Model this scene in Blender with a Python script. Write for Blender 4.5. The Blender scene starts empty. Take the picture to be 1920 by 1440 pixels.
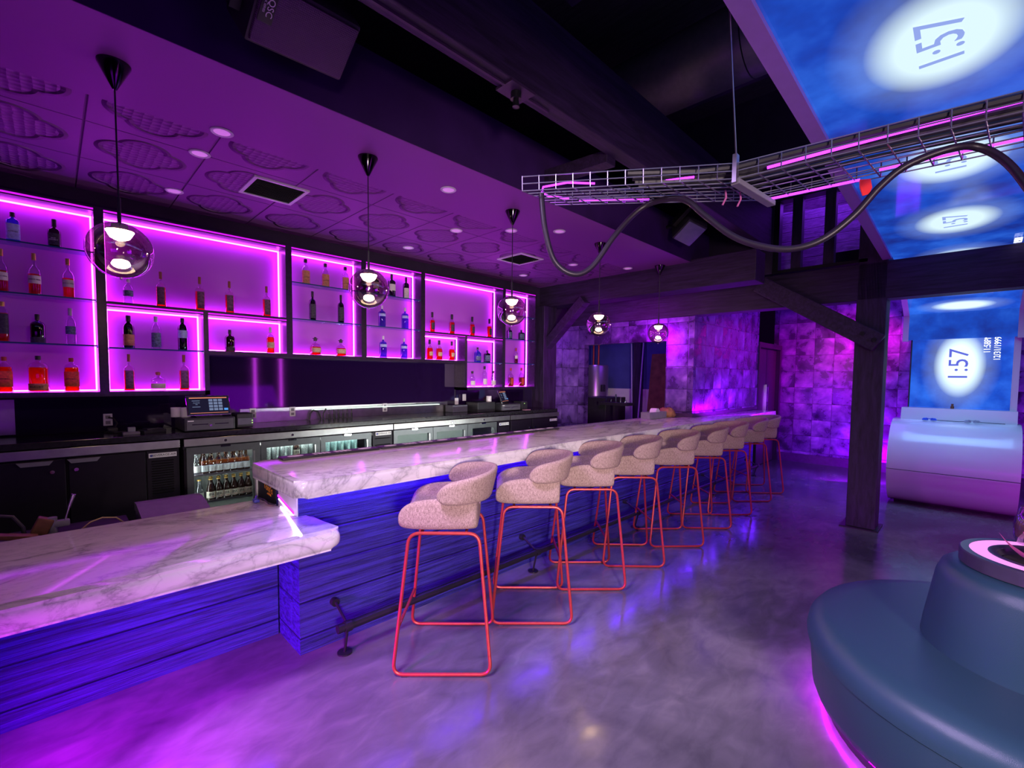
import bpy, bmesh, math, random
from mathutils import Vector, Matrix
random.seed(7)
SC = bpy.context.scene
COL = SC.collection
R = math.radians
PI = math.pi

# ------------------------------------------------------------------ camera
YAW, PITCH, ROLL = R(44.95), R(3.115), R(.583)
fwd = Vector((math.cos(YAW)*math.cos(PITCH), math.sin(YAW)*math.cos(PITCH), -math.sin(PITCH)))
rt0 = Vector((math.sin(YAW), -math.cos(YAW), 0)); up0 = rt0.cross(fwd)
rt = math.cos(ROLL)*rt0 + math.sin(ROLL)*up0
up = -math.sin(ROLL)*rt0 + math.cos(ROLL)*up0
cd = bpy.data.cameras.new('camera'); cam = bpy.data.objects.new('camera', cd); COL.objects.link(cam)
cam.matrix_world = Matrix(((rt.x, up.x, -fwd.x, 0), (rt.y, up.y, -fwd.y, 0), (rt.z, up.z, -fwd.z, 1.6), (0, 0, 0, 1)))
cd.sensor_width = 36; cd.lens = 863.1/1920*36; cd.shift_y = 33.3/1920; cd.clip_start = .05; cd.clip_end = 80
SC.camera = cam

# ------------------------------------------------------------------ world, exposure, room lights and added fill lights
w = bpy.data.worlds.new('world'); SC.world = w; w.use_nodes = True
w.node_tree.nodes['Background'].inputs[0].default_value = (.25, .02, .6, 1)
w.node_tree.nodes['Background'].inputs[1].default_value = .01
vs = SC.view_settings
vs.view_transform = 'Standard'; vs.look = 'None'; vs.gamma = 1; vs.use_curve_mapping = False; vs.exposure = 0
cy = SC.cycles
cy.use_denoising = True; cy.max_bounces = 7; cy.diffuse_bounces = 3; cy.glossy_bounces = 4
cy.transmission_bounces = 4; cy.transparent_max_bounces = 24; cy.caustics_reflective = False; cy.caustics_refractive = False
cy.sample_clamp_indirect = 6

def area(name, loc, target, size, power, col, sy=None, spread=180):
    l = bpy.data.lights.new(name, 'AREA'); l.energy = power; l.color = col; l.size = size
    if sy: l.shape = 'RECTANGLE'; l.size_y = sy
    l.spread = R(spread)
    o = bpy.data.objects.new(name, l); COL.objects.link(o); o.location = loc
    d = Vector(target)-Vector(loc); o.rotation_euler = d.to_track_quat('-Z', 'Y').to_euler()
    return o
area('cabinet_wash_lamp', (1.9, 4.56, 1.38), (1.9, 3.4, 2.9), 6.2, 13, (.46, 0, 1), sy=.05)
area('purple_fill_light', (-2.6, -3.2, .3), (1.0, 1.5, 3.6), 2.6, 29, (.4, .0, 1))  # added purple fill from behind the camera for ceiling and beams
area('violet_fill_light', (3.6, -4.2, .2), (5.0, 2.2, 3.6), 2.4, 40, (.36, .0, 1))  # unseen uplight added to bring violet onto roof and duct
area('floor_magenta_lamp', (-.95, 1.95, .68), (.15, 2.15, -.1), .3, 55, (.66, 0, 1), spread=84)
area('front_fill_light', (-1.0, -2.4, 1.6), (3.0, 2.3, .6), .6, 44, (1, .77, .77), spread=62)  # added neutral fill from the camera side, aimed along the stools
area('floor_fill_light', (.2, 1.5, 2.92), (1.9, 1.1, 0), .5, 40, (.72, .5, 1), spread=85)  # soft fill added above the frame for the floor
area('far_floor_fill', (7.9, 1.2, 3.6), (7.4, 1.5, 0), 2.6, 70, (.26, .03, 1))  # fill added overhead to tint the far floor violet
area('far_tile_lamp', (7.5, 2.2, 1.12), (7.7, 2.75, 1.9), 1.8, 36, (.36, 0, 1), sy=.06)
area('far_wall_fill', (8.9, .9, .1), (10.2, 1.6, 1.6), 1.4, 85, (.34, 0, 1), sy=.2)  # low fill added to brighten the far tiles
area('far_spot_lamp', (8.9, .4, 2.8), (10.25, 1.75, 2.05), .15, 24, (1, 0, .55), spread=55)
area('service_tile_fill', (5.2, 3.6, 2.2), (6.2, 3.8, 1.8), .5, 16, (.6, 0, 1))  # fill added to colour the tiles round the service opening
area('under_bar_lamp', (2.75, 3.10, .86), (2.6, 4.3, .75), 2.8, 34, (.94, 1, .95), sy=.06)
area('console_blue_fill', (7.0, .15, 2.72), (7.9, .15, 1.0), 1.2, 13, (.25, .55, 1), spread=100)  # added blue fill boosting the overhead screen's light on the console
area('console_pink_lamp', (6.4, -1.6, .3), (7.7, .1, .3), .5, 12, (.75, 0, 1))

# ------------------------------------------------------------------ materials
MATS = {}
def nt(name):
    m = bpy.data.materials.new(name); m.use_nodes = True; m.node_tree.nodes.clear(); return m, m.node_tree
def N(t, kind, **kw):
    n = t.nodes.new(kind)
    for k, v in kw.items(): setattr(n, k, v)
    return n
def out(t, sh):
    o = t.nodes.new('ShaderNodeOutputMaterial'); t.links.new(sh, o.inputs[0])
def c4(c): return (c[0], c[1], c[2], 1)
def P(name, col, rough=.5, metal=0, spec=.5, coat=0, emit=None, es=0, noise=0, nscale=20, bump=0, bscale=60):
    if name in MATS: return MATS[name]
    m, t = nt(name); b = N(t, 'ShaderNodeBsdfPrincipled')
    b.inputs['Base Color'].default_value = c4(col); b.inputs['Roughness'].default_value = rough
    b.inputs['Metallic'].default_value = metal; b.inputs['Specular IOR Level'].default_value = spec
    b.inputs['Coat Weight'].default_value = coat
    if emit: b.inputs['Emission Color'].default_value = c4(emit); b.inputs['Emission Strength'].default_value = es
    tc = N(t, 'ShaderNodeTexCoord')
    if noise:
        n = N(t, 'ShaderNodeTexNoise'); n.inputs['Scale'].default_value = nscale; n.inputs['Detail'].default_value = 5
        t.links.new(tc.outputs['Object'], n.inputs['Vector'])
        r = N(t, 'ShaderNodeValToRGB'); r.color_ramp.elements[0].position = .3; r.color_ramp.elements[1].position = .7
        r.color_ramp.elements[0].color = c4([x*(1-noise) for x in col]); r.color_ramp.elements[1].color = c4([min(1, x*(1+noise)) for x in col])
        t.links.new(n.outputs['Fac'], r.inputs[0]); t.links.new(r.outputs[0], b.inputs['Base Color'])
    if bump:
        n = N(t, 'ShaderNodeTexNoise'); n.inputs['Scale'].default_value = bscale; n.inputs['Detail'].default_value = 4
        t.links.new(tc.outputs['Object'], n.inputs['Vector'])
        bp = N(t, 'ShaderNodeBump'); bp.inputs['Strength'].default_value = bump; bp.inputs['Distance'].default_value = .01
        t.links.new(n.outputs['Fac'], bp.inputs['Height']); t.links.new(bp.outputs[0], b.inputs['Normal'])
    out(t, b.outputs[0]); MATS[name] = m; return m
def E(name, col, s):
    if name in MATS: return MATS[name]
    m, t = nt(name); e = N(t, 'ShaderNodeEmission'); e.inputs[0].default_value = c4(col); e.inputs[1].default_value = s
    out(t, e.outputs[0]); MATS[name] = m; return m
def TINT(name, col, gloss=.12, rough=.04):
    """thin clear or coloured glass: lets tinted light through, mirrors more at grazing angles"""
    if name in MATS: return MATS[name]
    m, t = nt(name); tr = N(t, 'ShaderNodeBsdfTransparent'); tr.inputs[0].default_value = c4(col)
    g = N(t, 'ShaderNodeBsdfGlossy'); g.inputs['Roughness'].default_value = rough; g.inputs[0].default_value = (.9, .9, .95, 1)
    lw = N(t, 'ShaderNodeLayerWeight'); lw.inputs[0].default_value = .25
    mp = N(t, 'ShaderNodeMapRange'); mp.inputs[3].default_value = gloss*.4; mp.inputs[4].default_value = min(.9, gloss*3+.25)
    t.links.new(lw.outputs['Facing'], mp.inputs[0])
    mx = N(t, 'ShaderNodeMixShader'); t.links.new(mp.outputs[0], mx.inputs[0]); t.links.new(tr.outputs[0], mx.inputs[1]); t.links.new(g.outputs[0], mx.inputs[2])
    out(t, mx.outputs[0]); MATS[name] = m; return m
def LIQ(name, col):
    """coloured drink: mostly lets tinted light through, scatters a little"""
    if name in MATS: return MATS[name]
    m, t = nt(name); tr = N(t, 'ShaderNodeBsdfTransparent'); tr.inputs[0].default_value = c4(col)
    tl = N(t, 'ShaderNodeBsdfTranslucent'); tl.inputs[0].default_value = c4([min(1, x*1.2+.01) for x in col])
    mx = N(t, 'ShaderNodeMixShader'); mx.inputs[0].default_value = .6
    t.links.new(tr.outputs[0], mx.inputs[1]); t.links.new(tl.outputs[0], mx.inputs[2])
    out(t, mx.outputs[0]); MATS[name] = m; return m
def mth(t, op, a, b=None, c=None):
    n = t.nodes.new('ShaderNodeMath'); n.operation = op
    for i, x in enumerate((a, b, c)):
        if x is None: continue
        if isinstance(x, (int, float)): n.inputs[i].default_value = x
        else: t.links.new(x, n.inputs[i])
    return n.outputs[0]
def ramp(t, fac, stops):
    r = N(t, 'ShaderNodeValToRGB'); e = r.color_ramp.elements
    while len(e) < len(stops): e.new(.5)
    for k, (p, c) in enumerate(stops): e[k].position = p; e[k].color = c4(c) if not isinstance(c, (int, float)) else (c, c, c, 1)
    t.links.new(fac, r.inputs[0]); return r.outputs[0]
def noise(t, vec, scale, detail=5, rough=.55, dist=0):
    n = N(t, 'ShaderNodeTexNoise'); n.inputs['Scale'].default_value = scale; n.inputs['Detail'].default_value = detail
    n.inputs['Roughness'].default_value = rough; n.inputs['Distortion'].default_value = dist
    t.links.new(vec, n.inputs['Vector']); return n.outputs['Fac']
def mapping(t, sc, rot=(0, 0, 0), src='Object'):
    tc = N(t, 'ShaderNodeTexCoord'); m = N(t, 'ShaderNodeMapping'); m.inputs['Scale'].default_value = sc; m.inputs['Rotation'].default_value = rot
    t.links.new(tc.outputs[src], m.inputs[0]); return m.outputs[0]
def bumpn(t, h, strength, dist):
    b = N(t, 'ShaderNodeBump'); b.inputs['Strength'].default_value = strength; b.inputs['Distance'].default_value = dist
    t.links.new(h, b.inputs['Height']); return b.outputs[0]

def mat_marble():
    m, t = nt('marble'); b = N(t, 'ShaderNodeBsdfPrincipled')
    v = mapping(t, (.62, 1.25, 1.25), (.3, .2, .5))
    n1 = noise(t, v, 1.9, 7, .6, .8)
    a = mth(t, 'ABSOLUTE', mth(t, 'SUBTRACT', n1, .5))
    veins = ramp(t, a, [(0, .25), (.012, .62), (.05, .93), (1, 1)])
    n2 = noise(t, mapping(t, (1, 2.2, 1), (.1, .4, -.5)), 5.5, 7, .6, .5)
    a2 = mth(t, 'ABSOLUTE', mth(t, 'SUBTRACT', n2, .5))
    v2 = ramp(t, a2, [(0, .55), (.015, .86), (.045, 1), (1, 1)])
    n3 = noise(t, v, 1.1, 4)
    cl = ramp(t, n3, [(.3, (.68, .65, .64)), (.6, (.82, .79, .77))])
    x = N(t, 'ShaderNodeMix', data_type='RGBA', blend_type='MULTIPLY'); x.inputs[0].default_value = .6
    t.links.new(cl, x.inputs[6]); t.links.new(veins, x.inputs[7])
    y = N(t, 'ShaderNodeMix', data_type='RGBA', blend_type='MULTIPLY'); y.inputs[0].default_value = .45
    t.links.new(x.outputs[2], y.inputs[6]); t.links.new(v2, y.inputs[7])
    t.links.new(y.outputs[2], b.inputs['Base Color']); b.inputs['Roughness'].default_value = .13
    out(t, b.outputs[0]); return m
def mat_floor():
    m, t = nt('polished_concrete'); b = N(t, 'ShaderNodeBsdfPrincipled')
    v = mapping(t, (1, 1, 1), (0, 0, .4))
    n1 = noise(t, v, .9, 5, .5, .9); n2 = noise(t, mapping(t, (1, 2.2, 1), (0, 0, -.5)), 5, 4, .55, .6); n3 = noise(t, v, 90, 3)
    s = mth(t, 'ADD', mth(t, 'MULTIPLY', n1, .75), mth(t, 'MULTIPLY', n2, .25))
    col = ramp(t, s, [(.3, (.045, .045, .055)), (.5, (.11, .108, .12)), (.7, (.22, .215, .22))])
    t.links.new(col, b.inputs['Base Color'])
    rr = N(t, 'ShaderNodeMapRange'); rr.inputs[1].default_value = .35; rr.inputs[2].default_value = .65; rr.inputs[3].default_value = .12; rr.inputs[4].default_value = .24
    t.links.new(n2, rr.inputs[0]); t.links.new(rr.outputs[0], b.inputs['Roughness'])
    t.links.new(bumpn(t, n3, .05, .004), b.inputs['Normal']); b.inputs['Specular IOR Level'].default_value = .42
    out(t, b.outputs[0]); return m
def mat_boards(name, c0, c1, pitch=.19, axis=2, grain=(1.2, 14, 34), rough=.5, bump=.7, gap=.05, lo=.32, hi=.68):
    """boards stacked along an axis, long grain streaks"""
    m, t = nt(name); b = N(t, 'ShaderNodeBsdfPrincipled')
    tc = N(t, 'ShaderNodeTexCoord'); sp = N(t, 'ShaderNodeSeparateXYZ'); t.links.new(tc.outputs['Object'], sp.inputs[0])
    v = mapping(t, grain)
    n = noise(t, v, 2.0, 8, .68, .6); n2 = noise(t, v, .8, 5, .6, .3)
    col = ramp(t, n, [(lo, c0), (hi, c1)])
    t.links.new(col, b.inputs['Base Color'])
    fr = mth(t, 'FRACT', mth(t, 'DIVIDE', mth(t, 'ADD', sp.outputs[axis], 20), pitch))
    edge = mth(t, 'MINIMUM', fr, mth(t, 'SUBTRACT', 1, fr))
    g = N(t, 'ShaderNodeMapRange'); g.inputs[2].default_value = gap; t.links.new(edge, g.inputs[0])
    h = mth(t, 'ADD', mth(t, 'MULTIPLY', n, .6), mth(t, 'ADD', mth(t, 'MULTIPLY', n2, .5), g.outputs[0]))
    t.links.new(bumpn(t, h, bump, .02), b.inputs['Normal']); b.inputs['Roughness'].default_value = rough
    out(t, b.outputs[0]); return m
def mat_tiles():
    """square patinated metal wall tiles"""
    m, t = nt('patina_tiles'); b = N(t, 'ShaderNodeBsdfPrincipled')
    tc = N(t, 'ShaderNodeTexCoord'); sp = N(t, 'ShaderNodeSeparateXYZ'); t.links.new(tc.outputs['Object'], sp.inputs[0])
    u = mth(t, 'DIVIDE', mth(t, 'ADD', mth(t, 'ADD', sp.outputs[0], sp.outputs[1]), 40), .31)
    w_ = mth(t, 'DIVIDE', mth(t, 'ADD', sp.outputs[2], 10.02), .31)
    fu, fw_ = mth(t, 'FRACT', u), mth(t, 'FRACT', w_)
    ed = mth(t, 'MINIMUM', mth(t, 'MINIMUM', fu, mth(t, 'SUBTRACT', 1, fu)), mth(t, 'MINIMUM', fw_, mth(t, 'SUBTRACT', 1, fw_)))
    g = N(t, 'ShaderNodeMapRange'); g.inputs[2].default_value = .03; t.links.new(ed, g.inputs[0])
    cb = N(t, 'ShaderNodeCombineXYZ'); t.links.new(mth(t, 'FLOOR', u), cb.inputs[0]); t.links.new(mth(t, 'FLOOR', w_), cb.inputs[1])
    wn = N(t, 'ShaderNodeTexWhiteNoise', noise_dimensions='2D'); t.links.new(cb.outputs[0], wn.inputs['Vector'])
    va = N(t, 'ShaderNodeVectorMath', operation='MULTIPLY_ADD'); va.inputs[1].default_value = (7, 7, 7)
    t.links.new(wn.outputs['Color'], va.inputs[0]); t.links.new(tc.outputs['Object'], va.inputs[2])
    n1 = noise(t, va.outputs[0], 3.4, 6, .6, .3)
    col = ramp(t, n1, [(.3, (.03, .015, .06)), (.46, (.13, .07, .24)), (.6, (.28, .18, .46)), (.78, (.62, .45, .85))])
    x = N(t, 'ShaderNodeMix', data_type='RGBA', blend_type='MULTIPLY'); x.inputs[0].default_value = 1
    gg = N(t, 'ShaderNodeMapRange'); gg.inputs[3].default_value = .4; gg.inputs[4].default_value = 1; t.links.new(g.outputs[0], gg.inputs[0])
    t.links.new(col, x.inputs[6]); t.links.new(gg.outputs[0], x.inputs[7]); t.links.new(x.outputs[2], b.inputs['Base Color'])
    b.inputs['Metallic'].default_value = .6
    rr = N(t, 'ShaderNodeMapRange'); rr.inputs[1].default_value = .35; rr.inputs[2].default_value = .65; rr.inputs[3].default_value = .2; rr.inputs[4].default_value = .42
    t.links.new(n1, rr.inputs[0]); t.links.new(rr.outputs[0], b.inputs['Roughness'])
    h = mth(t, 'ADD', g.outputs[0], mth(t, 'MULTIPLY', n1, .3)); t.links.new(bumpn(t, h, .22, .004), b.inputs['Normal'])
    out(t, b.outputs[0]); return m
def mat_tin():
    """pressed ceiling panels: quatrefoil rings round a scale pattern, plain border toward the soffit"""
    m, t = nt('pressed_tin'); b = N(t, 'ShaderNodeBsdfPrincipled')
    tc = N(t, 'ShaderNodeTexCoord'); sp = N(t, 'ShaderNodeSeparateXYZ'); t.links.new(tc.outputs['Object'], sp.inputs[0])
    U = mth(t, 'DIVIDE', mth(t, 'ADD', sp.outputs[0], 10-.398), .575); V = mth(t, 'DIVIDE', mth(t, 'ADD', sp.outputs[1], 10-3.74), .612)
    x = mth(t, 'SUBTRACT', mth(t, 'FRACT', U), .5); y = mth(t, 'SUBTRACT', mth(t, 'FRACT', V), .5)
    def circ(cx, cy_, r):
        dx = mth(t, 'SUBTRACT', mth(t, 'ABSOLUTE', x), cx); dy = mth(t, 'SUBTRACT', mth(t, 'ABSOLUTE', y), cy_)
        return mth(t, 'SUBTRACT', mth(t, 'SQRT', mth(t, 'ADD', mth(t, 'MULTIPLY', dx, dx), mth(t, 'MULTIPLY', dy, dy))), r)
    d = mth(t, 'MINIMUM', circ(.17, 0, .2), circ(0, .17, .2))
    ring = N(t, 'ShaderNodeMapRange'); ring.inputs[1].default_value = .0; ring.inputs[2].default_value = .035; ring.inputs[3].default_value = 1; ring.inputs[4].default_value = 0
    t.links.new(mth(t, 'ABSOLUTE', d), ring.inputs[0])
    vo = N(t, 'ShaderNodeTexVoronoi'); vo.inputs['Scale'].default_value = 24; vo.inputs['Randomness'].default_value = .15
    t.links.new(tc.outputs['Object'], vo.inputs['Vector'])
    ins = mth(t, 'LESS_THAN', d, 0)
    scales = mth(t, 'MULTIPLY', mth(t, 'MULTIPLY', vo.outputs['Distance'], ins), .8)
    ns = noise(t, mapping(t, (1, 2, 1)), 16, 3)
    orn = mth(t, 'MULTIPLY', mth(t, 'SUBTRACT', 1, ins), mth(t, 'MULTIPLY', mth(t, 'GREATER_THAN', ns, .58), .55))
    ex = mth(t, 'SUBTRACT', .5, mth(t, 'MAXIMUM', mth(t, 'ABSOLUTE', x), mth(t, 'ABSOLUTE', y)))
    seam = N(t, 'ShaderNodeMapRange'); seam.inputs[2].default_value = .012; t.links.new(ex, seam.inputs[0])
    h = mth(t, 'ADD', mth(t, 'ADD', ring.outputs[0], scales), mth(t, 'ADD', orn, mth(t, 'MULTIPLY', seam.outputs[0], .35)))
    on_ = mth(t, 'GREATER_THAN', sp.outputs[1], 3.2)
    h = mth(t, 'MULTIPLY', h, on_)
    t.links.new(bumpn(t, h, 1.0, .04), b.inputs['Normal'])
    sd = N(t, 'ShaderNodeMapRange'); sd.inputs[3].default_value = .6; sd.inputs[4].default_value = 1
    t.links.new(mth(t, 'MAXIMUM', seam.outputs[0], mth(t, 'SUBTRACT', 1, on_)), sd.inputs[0])
    xx = N(t, 'ShaderNodeMix', data_type='RGBA', blend_type='MULTIPLY'); xx.inputs[0].default_value = 1; xx.inputs[6].default_value = (.31, .075, .37, 1)
    t.links.new(sd.outputs[0], xx.inputs[7]); t.links.new(xx.outputs[2], b.inputs['Base Color'])
    b.inputs['Roughness'].default_value = .5
    out(t, b.outputs[0]); return m
def mat_fabric():
    m, t = nt('tweed'); b = N(t, 'ShaderNodeBsdfPrincipled')
    v = mapping(t, (1, 1, 1)); n = noise(t, v, 180, 3, .6); n2 = noise(t, mapping(t, (3, 3, 1)), 60, 3)
    s = mth(t, 'MULTIPLY', mth(t, 'ADD', n, n2), .5)
    t.links.new(ramp(t, s, [(.33, (.2, .14, .115)), (.64, (.5, .375, .32))]), b.inputs['Base Color'])
    b.inputs['Roughness'].default_value = .95; b.inputs['Specular IOR Level'].default_value = .1
    t.links.new(bumpn(t, s, .35, .003), b.inputs['Normal']); out(t, b.outputs[0]); return m
def mat_screen(name, axes, org, pitch, strength, rad=(.21, .3)):
    """LED wall: blue picture with a row of soft white ovals; it lights the room and mirrors a little"""
    m, t = nt(name); tc = N(t, 'ShaderNodeTexCoord'); sp = N(t, 'ShaderNodeSeparateXYZ'); t.links.new(tc.outputs['Object'], sp.inputs[0])
    A = mth(t, 'SUBTRACT', sp.outputs[axes[0]], org[0]); B = mth(t, 'SUBTRACT', sp.outputs[axes[1]], org[1])
    if pitch:
        q = mth(t, 'DIVIDE', B, pitch); B = mth(t, 'MULTIPLY', mth(t, 'SUBTRACT', q, mth(t, 'ROUND', q)), pitch)
    a = mth(t, 'DIVIDE', A, rad[0]); b_ = mth(t, 'DIVIDE', B, rad[1])
    d = mth(t, 'SQRT', mth(t, 'ADD', mth(t, 'MULTIPLY', a, a), mth(t, 'MULTIPLY', b_, b_)))
    halo = ramp(t, mth(t, 'MULTIPLY', d, .5), [(.36, 1.), (.5, .55), (.62, .12), (.95, 0.)])
    n = noise(t, mapping(t, (1, 1, 1)), 2.6, 4)
    base = ramp(t, n, [(.3, (.01, .025, .24)), (.5, (.01, .06, .46)), (.72, (.025, .13, .68))])
    x = N(t, 'ShaderNodeMix', data_type='RGBA'); t.links.new(halo, x.inputs[0]); t.links.new(base, x.inputs[6]); x.inputs[7].default_value = (.72, .92, 1, 1)
    e = N(t, 'ShaderNodeEmission'); e.inputs[1].default_value = strength; t.links.new(x.outputs[2], e.inputs[0])
    g = N(t, 'ShaderNodeBsdfGlossy'); g.inputs['Roughness'].default_value = .08; g.inputs[0].default_value = (.12, .12, .14, 1)
    ad = N(t, 'ShaderNodeAddShader'); t.links.new(e.outputs[0], ad.inputs[0]); t.links.new(g.outputs[0], ad.inputs[1])
    out(t, ad.outputs[0]); return m

MARBLE = mat_marble(); FLOOR = mat_floor(); TILES = mat_tiles(); TIN = mat_tin(); TWEED = mat_fabric()
BARWOOD = mat_boards('board_formed_front', (.004, .003, .055), (.045, .042, .33), .205, 2, (.8, 9, 24), .5, .9, lo=.35, hi=.64)
TIMBER = mat_boards('dark_timber', (.012, .006, .02), (.05, .023, .085), 5, 2, (10, 10, 1.5), .6, .35)
TIMBERX = mat_boards('dark_timber_long', (.012, .006, .02), (.05, .023, .085), 5, 2, (1.2, 14, 14), .6, .35)
ROOFB = mat_boards('roof_planks', (.02, .018, .022), (.05, .045, .05), .2, 0, (14, 1.5, 14), .8, .6)
SHINGLE = mat_boards('shingle_wall', (.12, .1, .16), (.3, .26, .36), .12, 2, (3, 3, 12), .8, .8)
BLACK = P('black_paint', (.018, .016, .02), .45, noise=.3)
DARKWALL = P('dark_wall', (.035, .022, .05), .6, noise=.2, nscale=6)
SOFFIT = P('dark_soffit_paint', (.05, .014, .11), .6, noise=.15, nscale=5)
BLKMETAL = P('black_metal', (.03, .03, .035), .4, .6)
FRAME = P('shelf_frame_bronze', (.05, .03, .065), .33, .6, noise=.2, nscale=30)
STEEL = P('brushed_steel', (.62, .62, .62), .3, 1, noise=.12, nscale=14)
CHROME = P('chrome', (.8, .8, .82), .1, 1)
WIRE = P('zinc_wire', (.42, .38, .46), .3, .9, noise=.1)
COPPER = P('coral_metal', (.36, .035, .03), .38, .35, noise=.08, nscale=40)
WHITE = P('white_plastic', (.8, .8, .8), .4, noise=.03)
LILAC = P('lilac_trim', (.5, .3, .72), .4, noise=.03)
WHITEP = P('white_lacquer', (.66, .66, .7), .22, coat=.4, noise=.02, nscale=3)
PANELW = P('white_panel', (.75, .75, .77), .55, noise=.03)
GREYP = P('grey_plastic', (.22, .21, .24), .5, noise=.1)
BLACKP = P('black_plastic', (.025, .025, .03), .45, noise=.2)
BLACKG = P('black_glass', (.014, .004, .035), .05, spec=.8, noise=.1)
SLAB = P('black_slab', (.02, .018, .024), .16, noise=.4, nscale=40)
VINYL = P('dark_vinyl', (.026, .07, .11), .36, spec=.6, bump=.12, bscale=500)
RUBBER = P('black_rubber', (.03, .028, .035), .5, noise=.2)
TRIM = P('dark_trim', (.055, .025, .075), .5, noise=.2)
CARD = P('brown_board', (.2, .1, .05), .8, noise=.3, nscale=8)
WOODB = P('brown_wood', (.2, .08, .035), .6, noise=.3, nscale=25)
BLUEW = P('blue_wall', (.06, .07, .3), .7, noise=.15, nscale=4)
ORANGE = P('orange_ink', (.95, .35, .04), .6, noise=.03)
REDTAG = P('red_film', (.9, .04, .04), .4, noise=.05, emit=(1, .03, .02), es=.15)  # faint red glow put into the film colour
PAPER = P('receipt_paper', (.75, .72, .72), .8, noise=.04)
BAGB = P('brown_bag', (.34, .16, .07), .8, noise=.4, nscale=18)
PINKLED = E('pink_light', (1, .3, .95), 1.25)
STRIP = E('magenta_light', (.72, .05, 1), 17)
STRIPLO = E('magenta_edge_glow', (.6, .01, .8), 1.3)
VIOSTRIP = E('violet_light', (.12, .01, 1), 60)
WHITESTRIP = E('white_violet_light', (.72, .5, 1), 7)
TRAYLED = E('tray_magenta_light', (.52, .035, 1), 4)
SOFALED = E('sofa_magenta_light', (.7, .0, 1), 65)
WARM = E('warm_lamp', (1, .74, .44), 190)
BACKW = P('frosted_lilac_back', (.5, .11, .66), .45, noise=.02, nscale=2)
SHEDGE = P('glass_shelf_edge', (.015, .06, .16), .1, noise=.1)
GLASSEDGE = TINT('glass_shelf', (.62, .86, .93), .12)
GLOBE = TINT('smoked_globe', (.7, .6, .54), .55, .01)
DOORG = TINT('cooler_door_glass', (.92, .96, .95), .07)
TXTW = P('white_ink', (.85, .85, .85), .6, noise=.02)
TXTK = P('black_ink', (.02, .02, .025), .6, noise=.02)

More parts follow.
